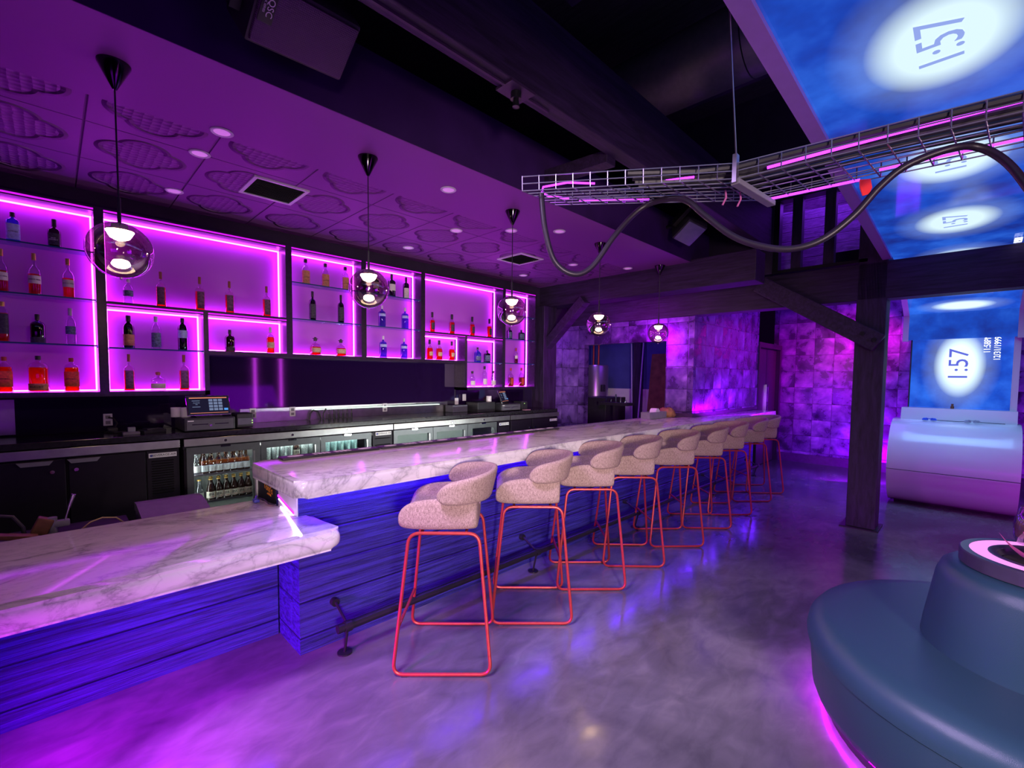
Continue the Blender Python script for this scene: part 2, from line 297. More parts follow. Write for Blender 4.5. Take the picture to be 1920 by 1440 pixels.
# ------------------------------------------------------------------ mesh helpers
class MB:
    def __init__(s): s.bm = bmesh.new()
    def _tag(s, vs_, mat=None): return vs_
    def box(s, x0, x1, y0, y1, z0, z1, bev=0, seg=2):
        b = bmesh.new(); r_ = bmesh.ops.create_cube(b, size=1)
        for v in b.verts: v.co = Vector(((x0+x1)/2+v.co.x*(x1-x0), (y0+y1)/2+v.co.y*(y1-y0), (z0+z1)/2+v.co.z*(z1-z0)))
        if bev: bmesh.ops.bevel(b, geom=b.edges[:], offset=bev, segments=seg, profile=.5, affect='EDGES')
        s._merge(b); return s
    def obox(s, c, size, rot, bev=0):
        b = bmesh.new(); bmesh.ops.create_cube(b, size=1)
        for v in b.verts: v.co = Vector((v.co.x*size[0], v.co.y*size[1], v.co.z*size[2]))
        if bev: bmesh.ops.bevel(b, geom=b.edges[:], offset=bev, segments=2, profile=.5, affect='EDGES')
        for v in b.verts: v.co = Vector(c)+rot @ v.co
        s._merge(b); return s
    def _merge(s, b):
        me = bpy.data.meshes.new('tmp'); b.to_mesh(me); b.free(); s.bm.from_mesh(me); bpy.data.meshes.remove(me)
    def lathe(s, prof, c=(0, 0, 0), seg=24, a0=0, a1=2*PI, sx=1, sy=1):
        full = abs(a1-a0-2*PI) < 1e-6; n = seg if full else seg+1
        rows = []
        for (r, z) in prof:
            if r < 1e-6 and full: rows.append([s.bm.verts.new((c[0], c[1], c[2]+z))])
            else: rows.append([s.bm.verts.new((c[0]+sx*r*math.cos(a0+(a1-a0)*k/seg), c[1]+sy*r*math.sin(a0+(a1-a0)*k/seg), c[2]+z)) for k in range(n)])
        for A, B in zip(rows, rows[1:]):
            for k in range(seg):
                k2 = (k+1) % n
                if not full and k2 == 0: continue
                if len(A) == 1 and len(B) == 1: continue
                if len(A) == 1: f = (A[0], B[k2], B[k])
                elif len(B) == 1: f = (A[k], A[k2], B[0])
                else: f = (A[k], A[k2], B[k2], B[k])
                try: s.bm.faces.new(f)
                except ValueError: pass
        return s
    def cyl(s, p0, p1, r, seg=16, r1=None):
        p0, p1 = Vector(p0), Vector(p1); q = (p1-p0).to_track_quat('Z', 'Y').to_matrix(); L = (p1-p0).length
        r1 = r if r1 is None else r1
        A = [s.bm.verts.new(p0+q @ Vector((r*math.cos(2*PI*k/seg), r*math.sin(2*PI*k/seg), 0))) for k in range(seg)]
        B = [s.bm.verts.new(p0+q @ Vector((r1*math.cos(2*PI*k/seg), r1*math.sin(2*PI*k/seg), L))) for k in range(seg)]
        for k in range(seg): s.bm.faces.new((A[k], A[(k+1) % seg], B[(k+1) % seg], B[k]))
        s.bm.faces.new(A[::-1]); s.bm.faces.new(B); return s
    def tube(s, pts, r, seg=8, closed=False):
        pts = [Vector(p) for p in pts]; n = len(pts); rings = []; prev = None
        for i, p in enumerate(pts):
            a = pts[i-1] if (i or closed) else p; b = pts[(i+1) % n] if (i < n-1 or closed) else p
            d = (b-a).normalized()
            if prev is None: x = d.orthogonal().normalized()
            else:
                x = prev-d*prev.dot(d); x = x.normalized() if x.length > 1e-6 else d.orthogonal().normalized()
            prev = x; y = d.cross(x)
            rings.append([s.bm.verts.new(p+x*r*math.cos(2*PI*k/seg)+y*r*math.sin(2*PI*k/seg)) for k in range(seg)])
        m = n if closed else n-1
        for i in range(m):
            A, B = rings[i], rings[(i+1) % n]
            for k in range(seg): s.bm.faces.new((A[k], A[(k+1) % seg], B[(k+1) % seg], B[k]))
        if not closed: s.bm.faces.new(rings[0][::-1]); s.bm.faces.new(rings[-1])
        return s
    def ext(s, poly, axis, a, b):
        """prism: polygon in the two other axes, extruded along axis from a to b"""
        def mk(p, t):
            v = [p[0], p[1]]; v.insert(axis, t); return s.bm.verts.new(v)
        A = [mk(p, a) for p in poly]; B = [mk(p, b) for p in poly]; n = len(poly)
        for k in range(n): s.bm.faces.new((A[k], A[(k+1) % n], B[(k+1) % n], B[k]))
        s.bm.faces.new(A[::-1]); s.bm.faces.new(B); return s
    def quad(s, *ps):
        s.bm.faces.new([s.bm.verts.new(p) for p in ps]); return s
    def loft(s, rings, capped=True, closed_ring=True):
        V = [[s.bm.verts.new(p) for p in r_] for r_ in rings]
        for A, B in zip(V, V[1:]):
            n = len(A)
            for k in range(n if closed_ring else n-1): s.bm.faces.new((A[k], A[(k+1) % n], B[(k+1) % n], B[k]))
        if capped: s.bm.faces.new(V[0][::-1]); s.bm.faces.new(V[-1])
        return s

def put(o, parent=None):
    COL.objects.link(o)
    if parent is not None: o.parent = parent
    return o
def build(mb, name, mat, parent=None, world=False, smooth=40, sub=0, origin=None):
    """world=True: the mesh was given in world coordinates; shift it into its thing's own frame"""
    bmesh.ops.remove_doubles(mb.bm, verts=mb.bm.verts, dist=1e-6)
    bmesh.ops.recalc_face_normals(mb.bm, faces=mb.bm.faces)
    me = bpy.data.meshes.new(name); mb.bm.to_mesh(me); mb.bm.free()
    o = bpy.data.objects.new(name, me); me.materials.append(mat)
    off = Vector((0, 0, 0))
    if world:
        rt_ = parent
        while rt_ is not None and rt_.parent is not None: rt_ = rt_.parent
        if rt_ is not None: off = Vector(rt_.location)
        elif origin is not None: off = Vector(origin)
        if off.length: me.transform(Matrix.Translation(-off))
    put(o, parent)
    if parent is None and origin is not None: o.location = origin
    if smooth:
        for p in me.polygons: p.use_smooth = True
        me.set_sharp_from_angle(angle=R(smooth))
    if sub:
        m = o.modifiers.new('round', 'SUBSURF'); m.levels = sub; m.render_levels = sub
    return o
def tag(o, label, cat, group=None, kind=None):
    o['label'] = label; o['category'] = cat
    if group: o['group'] = group
    if kind: o['kind'] = kind
    return o
def thing(name, label, cat, loc=(0, 0, 0), rotz=0, group=None):
    o = bpy.data.objects.new(name, None); COL.objects.link(o); o.empty_display_size = .1
    o.location = loc; o.rotation_euler = (0, 0, rotz); return tag(o, label, cat, group)
def struct(mb, name, mat, **k):
    o = build(mb, name, mat, world=False, **k); o['kind'] = 'structure'; return o
def dup(root, loc, rotz=None, label=None, group=None):
    r = root.copy(); COL.objects.link(r); r.location = loc
    if rotz is not None: r.rotation_euler = (0, 0, rotz)
    if label: r['label'] = label
    if group: r['group'] = group
    for ch in list(root.children):
        c = ch.copy(); COL.objects.link(c); c.parent = r
        for g in list(ch.children):
            d = g.copy(); COL.objects.link(d); d.parent = c
    return r
def letters(body, size, mat, parent, M, name='lettering', bend=None, ext=.0006, sx=1.0, spacing=1.0):
    """flat lettering as a mesh; M places it (text lies in its own xy plane); bend = radius to wrap round a bottle"""
    cu = bpy.data.curves.new('t', 'FONT'); cu.body = body; cu.size = size; cu.align_x = 'CENTER'; cu.align_y = 'CENTER'; cu.extrude = ext
    cu.space_character = spacing; cu.resolution_u = 3
    tmp = bpy.data.objects.new('t', cu); me = bpy.data.meshes.new_from_object(tmp)
    bpy.data.objects.remove(tmp); bpy.data.curves.remove(cu); me.name = name
    for v in me.vertices: v.co.x *= sx
    if bend:
        for v in me.vertices:
            a = v.co.x/bend; rr = bend+v.co.z; v.co = Vector((rr*math.sin(a), v.co.y, rr*math.cos(a)-bend))
    me.transform(M); me.materials.clear(); me.materials.append(mat)
    o = bpy.data.objects.new(name, me); return put(o, parent)
def frame_m(o, x, y):
    """matrix from an origin, the writing direction and the letters' up direction"""
    x = Vector(x).normalized(); y = Vector(y).normalized(); z = x.cross(y)
    return Matrix(((x.x, y.x, z.x, o[0]), (x.y, y.y, z.y, o[1]), (x.z, y.z, z.z, o[2]), (0, 0, 0, 1)))
def fillet(pts, r, n=5, closed=True):
    res = []; N_ = len(pts); pts = [Vector(p) for p in pts]
    for i, p in enumerate(pts):
        if not closed and i in (0, N_-1): res.append(p); continue
        a = (pts[i-1]-p); b = (pts[(i+1) % N_]-p); ra = min(r, a.length*.45, b.length*.45)
        A = p+a.normalized()*ra; B = p+b.normalized()*ra
        for k in range(n+1):
            t = k/n; res.append((1-t)**2*A+2*t*(1-t)*p+t*t*B)
    return res
ORD = ['first', 'second', 'third', 'fourth', 'fifth', 'sixth', 'seventh', 'eighth', 'ninth', 'tenth', 'eleventh', 'twelfth']

# ================================================================== the setting
def sbox(name, mat, x0, x1, y0, y1, z0, z1, bev=0):
    return struct(MB().box(x0, x1, y0, y1, z0, z1, bev), name, mat, smooth=0)
sbox('floor', FLOOR, -5, 12, -6, 7, -.1, 0)
sbox('ceiling', ROOFB, -5, 12, -6, 7, 5.0, 5.1)
struct(MB().box(-5, 5.45, 2.45, 4.85, 2.99, 3.06), 'ceiling_low', TIN, smooth=0)
sbox('trim_1', SOFFIT, -5, 5.97, 2.448, 2.53, 2.992, 3.40)
sbox('trim_2', DARKWALL, -5, 5.97, 2.53, 4.85, 3.36, 3.40)
sbox('wall_back', DARKWALL, -5, 6.2, 4.85, 5.0, 0, 5)
sbox('wall_near', DARKWALL, -5.1, -5, -6, 5, 0, 5)
sbox('wall_right', DARKWALL, -5, 12, -6.1, -6, 0, 5)
sbox('wall_far', TILES, 10.25, 10.4, -6, 2.84, 0, 5)
sbox('baseboard_far', TRIM, 10.22, 10.25, -6, 2.76, 0, .16)
mb = MB().box(6.2, 6.32, 4.52, 4.85, 0, 2.47).box(6.2, 6.32, 2.70, 3.10, 1.066, 2.47).box(6.2, 6.32, 3.10, 4.52, 2.13, 2.47)
struct(mb, 'wall_service', TILES, smooth=0)
sbox('wall_side', TILES, 6.32, 8.86, 2.70, 2.82, 1.066, 2.95)
mb = MB().box(6.19, 6.33, 2.685, 3.10, 1.066, 1.115).box(6.33, 8.86, 2.685, 2.70, 1.066, 1.115)
struct(mb, 'baseboard_side', TRIM, smooth=0)
sbox('wall_alcove', TILES, 5.66, 6.2, 4.83, 4.85, 0, 2.47)
sbox('wall_inner', BLUEW, 9.05, 9.15, 2.95, 7, 1.36, 5)
sbox('trim_3', PANELW, 9.04, 9.15, 2.95, 7, 0, 1.36)
sbox('wall_store', BLUEW, 6.2, 9.05, 6.9, 7, 0, 5)
# the open door in the side wall
mb = MB().box(8.86, 8.93, 2.68, 2.84, 0, 2.26).box(10.1, 10.2, 2.68, 2.84, 0, 2.26).box(8.93, 10.1, 2.68, 2.84, 2.17, 2.26)
d = struct(mb, 'door_1', BLKMETAL, smooth=0)
o = build(MB().box(8.94, 9.5, 2.75, 2.79, .01, 2.16).box(9.52, 10.09, 2.75, 2.79, .01, 2.16), 'door_panel', BLACKP, d, smooth=0)
o = build(MB().box(9.46, 9.49, 2.715, 2.75, .7, 1.5).box(9.53, 9.56, 2.715, 2.75, .7, 1.5), 'handle', CHROME, d, smooth=0)
# clerestory above the cross beam, with the shingled wall beyond it
mb = MB().box(6.14, 6.3, 1.76, 4.85, 2.86, 5).box(6.14, 6.3, .84, 1.76, 3.7, 5).box(6.14, 6.3, -6, -.42, 2.86, 5)
struct(mb, 'wall_clerestory', DARKWALL, smooth=0)
mb = MB().box(6.16, 6.28, 1.70, 1.76, 2.86, 3.7).box(6.16, 6.28, .84, .90, 2.86, 3.7).box(6.14, 6.30, .84, 1.76, 2.855, 2.89)
f_ = struct(mb, 'window_1', BLKMETAL, smooth=0)
for yy in (1.52, 1.20): build(MB().box(6.17, 6.27, yy-.05, yy+.05, 2.89, 3.7), 'mullion', TIMBER, f_, smooth=0)
build(MB().box(6.9, 7.0, .3, 2.6, 3.02, 5), 'shingle_wall', SHINGLE, f_, smooth=0)
build(MB().box(6.5, 6.58, .9, 1.2, 2.93, 3.08), 'radiator', BLKMETAL, f_, smooth=0)
area('clerestory_lamp', (6.45, 1.4, 4.2), (6.95, 1.4, 3.2), .3, 5, (.3, .02, 1))

for k, x in enumerate((4.45, 5.2)):  # glowing tubes added out of view to put streaks in the backsplash
    lt = thing('light_tube', ['left', 'right'][k]+' added magenta tube on the unseen opposite wall, making streaks in the black backsplash', 'light tube', (x, -5.97, .4))
    build(MB().cyl((0, 0, 0), (0, 0, 1.9), .03, 12), 'tube', STRIP, lt)
    build(MB().box(-.03, .03, -.03, -.005, -.03, 1.93), 'holder', BLKMETAL, lt, smooth=0)

# ------------------------------------------------------------------ timber frame
def timber(name, label, cat, box, mat=TIMBERX, group=None):
    x0, x1, y0, y1, z0, z1 = box
    o = build(MB().box(*box, bev=.008), name, mat, world=True, origin=((x0+x1)/2, (y0+y1)/2, z0), smooth=0)
    return tag(o, label, cat, group)
post = thing('timber_post', 'square dark timber post standing on the concrete floor left of the white console', 'post', (6.285, .79, 0))
build(MB().box(6.14, 6.43, .665, .92, 0, 5.0, bev=.008), 'shaft', TIMBER, post, True, smooth=0)
build(MB().box(6.08, 6.47, .63, .97, 0, .012), 'base_plate', BLKMETAL, post, True, smooth=0)
for k in range(2): build(MB().cyl((6.02, .74+.1*k, 2.02+.07*k), (6.14, .74+.1*k, 2.02+.07*k), .022, 10), 'bolt', BLKMETAL, post, True)
o = build(MB().obox((0, 0, 0), (.10, 1.40, .19), Matrix.Rotation(R(33), 3, 'X'), .008), 'timber_brace', TIMBERX, smooth=0); o.location = (6.088, 1.29, 2.365)
tag(o, 'diagonal timber knee brace rising leftward from the square post to the cross beam', 'brace')
timber('side_post', 'dark timber post against the bar wall beside the last bottle cabinet', 'post', (5.3, 5.6, 4.62, 4.845, 0, 2.678), TIMBER)
o = build(MB().obox((0, 0, 0), (.14, 1.05, .13), Matrix.Rotation(R(41.5), 3, 'X').inverted(), .006), 'timber_brace', TIMBERX, smooth=0); o.location = (5.42, 4.35, 2.36)
tag(o, 'dark timber knee brace leaning from the bar wall post up to the header beam', 'brace')
def ybeam(name, label, y0, y1, x0, x1, z0, z1):
    # grain runs along y: build along x and turn it
    o = build(MB().box(-(y1-y0)/2, (y1-y0)/2, -(x1-x0)/2, (x1-x0)/2, 0, z1-z0, bev=.008), name, TIMBERX, smooth=0)
    o.location = ((x0+x1)/2, (y0+y1)/2, z0); o.rotation_euler = (0, 0, PI/2); return tag(o, label, 'beam')
ybeam('header_beam', 'dark header beam closing the far end of the low bar ceiling', 1.72, 4.85, 5.45, 5.76, 2.68, 3.02)
ybeam('cross_beam', 'long dark cross beam carried by the square post, above the tiled service opening', -5.9, 4.845, 6.14, 6.36, 2.45, 2.838)
bm_ = thing('roof_beam', 'long dark purple roof beam running beside the bar soffit toward the cross wall', 'beam', (2, 1.82, 3.15))
build(MB().box(-4.8, 6.1, 1.765, 1.875, 3.15, 3.62, bev=.006), 'beam', TIMBERX, bm_, True, smooth=0)
build(MB().box(-4.8, 2.1, 1.815, 1.83, 3.138, 3.15).box(1.74, 1.92, 1.76, 1.885, 3.137, 3.15), 'conduit', TRIM, bm_, True, smooth=0)
o = build(MB().cyl((0, 0, 0), (0, 0, -.035), .03, 12).cyl((0, 0, -.035), (0, 0, -.075), .014, 10, .02), 'sprinkler_head', BLKMETAL); o.location = (1.83, 1.82, 3.136)
tag(o, 'small sprinkler head under the roof beam', 'sprinkler')
for k, (x, y0, y1, z) in enumerate([(2.9, -5.9, 2.4, 4.55), (5.0, -5.9, 2.4, 4.6)]):
    ybeam('rafter', ['nearer dark rafter under the plank roof', 'farther dark rafter under the plank roof beyond the duct'][k], y0, y1, x, x+.14, z, z+.3)
o = build(MB().obox((2.84, 2.16, 3.16), (.11, .58, .09), Matrix.Rotation(R(3), 3, 'X'), .005), 'roof_strut', TIMBERX, world=True, origin=(2.84, 2.16, 3.12), smooth=0)
tag(o, 'short purple strut reaching from the soffit end to the roof beam', 'strut')
dct = thing('air_duct', 'large round purple lit duct hanging under the plank roof', 'duct', (4.1, 0, 4.07))
mb = MB()
for yy in (-3.4, -2.2, -1.0, .2, 1.4): mb.cyl((4.1, yy, 4.36), (4.1, yy+1.19, 4.36), .29, 28)
build(mb, 'pipe', P('duct_metal', (.2, .17, .2), .45, .5, noise=.1), dct, True)
build(MB().box(3.95, 4.25, .62, 1.0, 4.06, 4.085), 'grille', BLKMETAL, dct, True, smooth=0)

# ================================================================== overhead LED ribbon
zs = lambda x: 3.018-.0351*(x-1.85)
L0 = Vector((2.63, .13, 2.8)); led = thing('overhead_screen', 'long blue LED ceiling screen of repeating white ovals with lilac edge trim', 'screen', L0)
SCRN = mat_screen('led_ceiling', (1, 0), (.02, .0), 1.3, 1.05)
mb = MB().loft([[(x, -.36, zs(x)), (x, .64, zs(x)), (x, .64, zs(x)+.07), (x, -.36, zs(x)+.07)] for x in (-2.2, 0, 2, 4, 6, 7.5)])
build(mb, 'screen_panel', SCRN, led, True, smooth=0)
mb = MB().loft([[(x, .64, zs(x)-.025), (x, .715, zs(x)-.025), (x, .715, zs(x)+.08), (x, .64, zs(x)+.08)] for x in (-2.2, 2, 6.12)])
build(mb, 'edge_trim', LILAC, led, True, smooth=0)
mb = MB().loft([[(x, -.44, zs(x)-.025), (x, -.36, zs(x)-.025), (x, -.36, zs(x)+.08), (x, -.44, zs(x)+.08)] for x in (-2.2, 2, 6.12)])
build(mb, 'edge_trim', LILAC, led, True, smooth=0)
DIG = E('screen_digit', (.3, .4, .85), 1.0); STAMP = E('screen_stamp', (.9, .95, 1), 2.2)
for k in range(-1, 5):
    x = 2.63+1.3*k
    letters('1:57', .21, DIG, led, frame_m((x-L0.x, .02, zs(x)-.004-L0.z), (-1, 0, .035), (0, 1, 0)), ext=.001)
    letters('11:58PM\n12/31/1999', .075, STAMP, led, frame_m((x-.45-L0.x, -.4, zs(x)-.004-L0.z), (-1, 0, .035), (0, 1, 0)), ext=.001, sx=.7)

L1 = Vector((8.3, .13, 1.25)); dsp = thing('clock_screen', 'upright blue LED screen showing a sideways white clock oval and date stamp', 'screen', L1)
SCRW = mat_screen('led_wall', (1, 2), (.0, .56), None, 1.35, (.2, .345))
build(MB().ext([(8.32, 1.24), (8.4, 1.24), (8.4, 2.16), (8.32, 2.16)], 1, -.34, .60), 'screen_panel', SCRW, dsp, True, smooth=0)
SCRT = mat_screen('led_fold', (1, 0), (.0, -.62), .42, 1.2, (.24, .09))
build(MB().ext([(7.45, 2.82), (8.25, 2.49), (8.29, 2.55), (7.49, 2.90)], 1, -.36, .64), 'slanted_panel', SCRT, dsp, True, smooth=0)
SCRB = mat_screen('led_fold_low', (1, 2), (.0, 3), None, 1.1)
build(MB().ext([(8.25, 2.49), (8.32, 2.49), (8.32, 2.15), (8.25, 2.15)], 1, -.36, .64), 'upper_panel', SCRB, dsp, True, smooth=0)
for s0, s1 in ((.64, .70), (-.42, -.36)):
    build(MB().ext([(7.45, 2.79), (8.22, 2.47), (8.22, 2.13), (8.32, 2.13), (8.32, 2.55), (7.49, 2.92)], 1, s0, s1), 'edge_trim', WHITEP, dsp, True, smooth=0)
build(MB().box(8.31, 8.41, -.40, -.34, 1.24, 2.15), 'edge_trim', WHITEP, dsp, True, smooth=0)
build(MB().box(8.31, 8.43, .60, .615, 1.24, 2.15), 'edge_trim', BLACKP, dsp, True, smooth=0)
DIG2 = E('wall_digit', (.13, .15, .75), 1.0)
letters('1:57', .265, DIG2, dsp, frame_m((8.316-L1.x, 0, .56), (0, 0, 1), (0, 1, 0)), ext=.001, sx=.95)
letters('11:58PM', .085, STAMP, dsp, frame_m((8.316-L1.x, -.245, .82), (0, 0, 1), (0, 1, 0)), ext=.001, sx=.76)
letters('12/31/1999', .085, STAMP, dsp, frame_m((8.316-L1.x, -.335, .76), (0, 0, 1), (0, 1, 0)), ext=.001, sx=.76)

# ------------------------------------------------------------------ white console under the wall screen
con = thing('console', 'white barrel fronted console standing under the upright clock screen', 'console', (7.9, .15, 0))
prof = []
for k in range(0, 25):
    a = R(-72+k*(72+58)/24); prof.append((8.12-.565*math.cos(a)*1.0, .56+.52*math.sin(a)*1.09))
prof = [(8.35, .03), (7.99, .03)]+prof[0:]+[(8.0, 1.09), (8.35, 1.09)]
build(MB().ext(prof, 1, -.43, .735), 'body', WHITEP, con, True, smooth=35)
build(MB().ext([(8.04, 1.09), (8.4, 1.09), (8.4, 1.245), (8.09, 1.245)], 1, -.40, .66), 'back_ledge', WHITEP, con, True, smooth=0)
build(MB().ext([(7.5495, .475), (7.5535, .478), (7.5535, .481), (7.5495, .481)], 1, -.432, .737), 'panel_seam', BLACKP, con, True, smooth=0)
build(MB().box(8.0, 8.3, -.38, .68, 0, .031), 'plinth', BLACKP, con, True, smooth=0)
def goggles(name, label, y, mat, loc):
    g = thing(name, label, 'glasses', loc)
    for s in (-1, 1):
        build(MB().lathe([(0, 0), (.03, .002), (.033, .012), (.02, .03), (0, .034)], (0, s*.04, 0), 14, sx=.7), 'lens', mat, g)
    build(MB().tube([(0, -.07, .012), (-.01, -.03, .03), (-.012, 0, .022), (-.01, .03, .03), (0, .07, .012)], .005, 6), 'frame', mat, g)
    return g
goggles('goggles', 'blue goggles lying on the white console shelf', .34, P('blue_plastic', (.03, .12, .7), .3, noise=.1), (7.985, .37, 1.093))
goggles('goggles', 'grey goggles lying on the white console shelf', .0, P('grey_goggle', (.3, .36, .4), .3, noise=.1), (7.985, -.02, 1.093))
o = build(MB().tube([(8.0, .3, 1.1), (8.02, .2, 1.096), (8.0, .1, 1.096), (8.01, .03, 1.1)], .004, 6).tube([(8.0, -.07, 1.1), (8.02, -.2, 1.096), (8.02, -.3, 1.096)], .004, 6), 'goggle_cord', RUBBER, world=True, origin=(8.0, 0, 1.09))
tag(o, 'thin dark cord joining the two goggles on the console', 'cord')
o = build(MB().cyl((0, 0, 0), (0, 0, .03), .018, 12).cyl((0, 0, .03), (0, 0, .06), .012, 12), 'small_knob', WOODB); o.location = (8.24, .17, 1.246)
tag(o, 'small brown stopper on the console back ledge below the clock', 'knob')

# ------------------------------------------------------------------ round sofa with planter
sf = thing('round_sofa', 'round dark vinyl sofa with magenta glow underneath and raised centre back', 'sofa', (2.87, -.27, 0))
build(MB().lathe([(.0, .06), (.76, .06), (.785, .08), (.80, .12), (.815, .30), (.82, .325), (.0, .33)], seg=72), 'base', VINYL, sf)
build(MB().lathe([(0, .325), (.815, .325), (.828, .332), (.832, .36), (.825, .40), (.80, .435), (.76, .452), (.70, .458), (.36, .452), (0, .45)], seg=72), 'seat', VINYL, sf)
build(MB().lathe([(0, .44), (.395, .44), (.392, .46), (.385, .52), (.352, .74), (.335, .785), (.305, .805), (.27, .81), (0, .81)], seg=64), 'back', VINYL, sf)
build(MB().lathe([(.70, .0), (.74, .0), (.74, .06), (.70, .06)], seg=64), 'plinth', BLACKP, sf)
build(MB().lathe([(.741, .046), (.75, .046), (.75, .059), (.741, .059), (.741, .046)], seg=72), 'light_strip', SOFALED, sf)
pl = thing('planter', 'dark round planter with glowing pink ring set on top of the round sofa', 'planter', (2.87, -.27, .81))
build(MB().lathe([(0, 0), (.272, 0), (.28, .004), (.28, .055), (.275, .06), (.248, .06), (.248, .052), (.19, .052), (.19, .06), (.168, .06), (.16, .055), (.15, .02), (0, .02)], seg=64), 'ring_body', P('planter_rim', (.06, .05, .09), .3, noise=.1), pl)
build(MB().lathe([(.191, .052), (.191, .0585), (.2475, .0585), (.2475, .052)], seg=64), 'light_ring', PINKLED, pl)
build(MB().lathe([(0, .022), (.148, .022), (.148, .03), (0, .034)], seg=32), 'soil', P('soil', (.03, .02, .02), .9, noise=.5), pl)
plant = thing('succulent', 'spiky pink lit succulent growing in the glowing planter', 'plant', (2.87, -.27, .842))
LEAF = P('pink_leaf', (.75, .12, .42), .45, noise=.2, nscale=10)
for k in range(15):
    a = k*2.399+.5; tier = k//5; ln = [.19, .16, .11][tier]; el = [.32, .7, 1.1][tier]
    pts = []
    for i in range(7):
        t = i/6; e_ = el+ (.5 if tier == 0 else .15)*(t-.5)
        wv = .036*math.sin(PI*min(1, t*.92+.12))**.8*(1-t**3)+.001
        c = Vector((math.cos(a)*ln*t*math.cos(e_), math.sin(a)*ln*t*math.cos(e_), ln*t*math.sin(e_)))
        sd = Vector((-math.sin(a), math.cos(a), 0)); n_ = Vector((-math.cos(a)*math.sin(e_), -math.sin(a)*math.sin(e_), math.cos(e_)))
        pts.append([c+sd*wv, c-n_*.006*(1-t), c-sd*wv, c+n_*.004*(1-t)])
    build(MB().loft(pts), 'leaf', LEAF, plant)
vs_ = thing('vase', 'clear glass jar of brown filling standing by the planter at the right edge', 'jar', (3.085, -.225, .872))
build(MB().lathe([(0, 0), (.05, 0), (.062, .03), (.066, .09), (.05, .15), (.045, .17), (.043, .17), (.048, .15), (.063, .09), (.058, .03), (0, .006)], seg=28), 'glass', TINT('vase_glass', (.9, .85, .92), .14), vs_)
build(MB().lathe([(0, .008), (.055, .03), (.061, .08), (.05, .1), (0, .11)], seg=24), 'filling', CARD, vs_)

# ================================================================== the bar
def slab(poly, z0, z1, bev):
    b = bmesh.new(); A = [b.verts.new((p[0], p[1], z0)) for p in poly]; B = [b.verts.new((p[0], p[1], z1)) for p in poly]; n = len(poly)
    for k in range(n): b.faces.new((A[k], A[(k+1) % n], B[(k+1) % n], B[k]))
    b.faces.new(A[::-1]); b.faces.new(B)
    ed = [e for e in b.edges if abs(e.verts[0].co.z-e.verts[1].co.z) < 1e-6]
    bmesh.ops.bevel(b, geom=ed, offset=bev, segments=5, profile=.5, affect='EDGES')
    m = MB(); m._merge(b); return m
def rpoly(pts, r):   # pts: (x, y, round?)
    res = []; n = len(pts)
    for i, (x, y, q) in enumerate(pts):
        p = Vector((x, y)); 
        if not q: res.append((x, y)); continue
        a = (Vector(pts[i-1][:2])-p).normalized(); b = (Vector(pts[(i+1) % n][:2])-p).normalized(); A, B = p+a*r, p+b*r
        for k in range(6):
            t = k/5; v = (1-t)**2*A+2*t*(1-t)*p+t*t*B; res.append((v.x, v.y))
    return res
o = build(slab(rpoly([(.845, 2.335, 1), (8.72, 2.335, 1), (8.72, 2.69, 0), (6.185, 2.69, 0), (6.185, 3.10, 0), (.845, 3.10, 1)], .05), .975, 1.065, .034), 'bar_counter', MARBLE, world=True, origin=(4.7, 2.7, .975))
tag(o, 'long raised white marble bar top with grey veins behind the stools', 'countertop')
o = build(slab(rpoly([(-3.4, 2.255, 1), (1.045, 2.255, 1), (1.045, 2.632, 0), (.952, 2.632, 0), (.952, 3.21, 0), (-3.4, 3.21, 0)], .07), .712, .805, .04), 'bar_counter', MARBLE, world=True, origin=(-1.2, 2.7, .712))
tag(o, 'lower white marble counter at the left end of the bar', 'countertop')
bar = thing('bar_unit', 'long board clad bar front glowing blue violet behind the stools', 'bar', (4.7, 2.8, 0))
build(MB().box(.956, 8.56, 2.636, 2.99, 0, .975), 'front', BARWOOD, bar, True, smooth=0)
build(MB().box(.948, .956, 2.64, 2.93, .806, .974), 'end_panel', PANELW, bar, True, smooth=0)
build(MB().box(1.0, 8.5, 2.545, 2.565, .964, .975), 'light_strip', VIOSTRIP, bar, True, smooth=0)
bar2 = thing('bar_unit', 'lower board clad bar front glowing blue violet at the left edge', 'bar', (-1.2, 3.05, 0))
build(MB().box(-3.5, .947, 2.963, 3.15, 0, .712), 'front', BARWOOD, bar2, True, smooth=0)
build(MB().box(-3.4, .85, 2.78, 2.80, .701, .712), 'light_strip', VIOSTRIP, bar2, True, smooth=0)
rail = thing('foot_rail', 'dark metal foot rail on brackets along the base of the bar', 'rail', (4.6, 2.45, 0))
build(MB().cyl((1.09, 2.45, .175), (8.25, 2.45, .175), .024, 14), 'tube', BLKMETAL, rail, True)
for x in (1.15, 2.76, 4.38, 6.42, 8.18):
    mb = MB().cyl((x, 2.49, 0), (x, 2.49, .008), .042, 16).cyl((x, 2.49, .008), (x, 2.45, .17), .008, 8).cyl((x, 2.45, .18), (x, 2.60, .255), .008, 8).cyl((x, 2.60, .255), (x, 2.634, .255), .024, 12)
    mb.cyl((x-.02, 2.45, .175), (x+.02, 2.45, .175), .031, 12)
    build(mb, 'bracket', BLKMETAL, rail, True)
tape = thing('light_tape', 'bright white violet LED tape lying bent across the lower marble counter', 'light strip', (.9, 2.6, .806))
build(MB().obox((.90, 2.60, .809), (.012, .60, .005), Matrix.Rotation(R(-10), 3, 'Z')), 'tape', WHITESTRIP, tape, True, smooth=0)
build(MB().obox((.944, 2.80, .845), (.004, .26, .012), Matrix.Rotation(R(12), 3, 'X')), 'tape', E('tape_pink', (.75, .05, 1), 1.6), tape, True, smooth=0)
build(MB().obox((.945, 2.79, .826), (.003, .26, .006), Matrix.Rotation(R(12), 3, 'X')), 'tape', WHITESTRIP, tape, True, smooth=0)
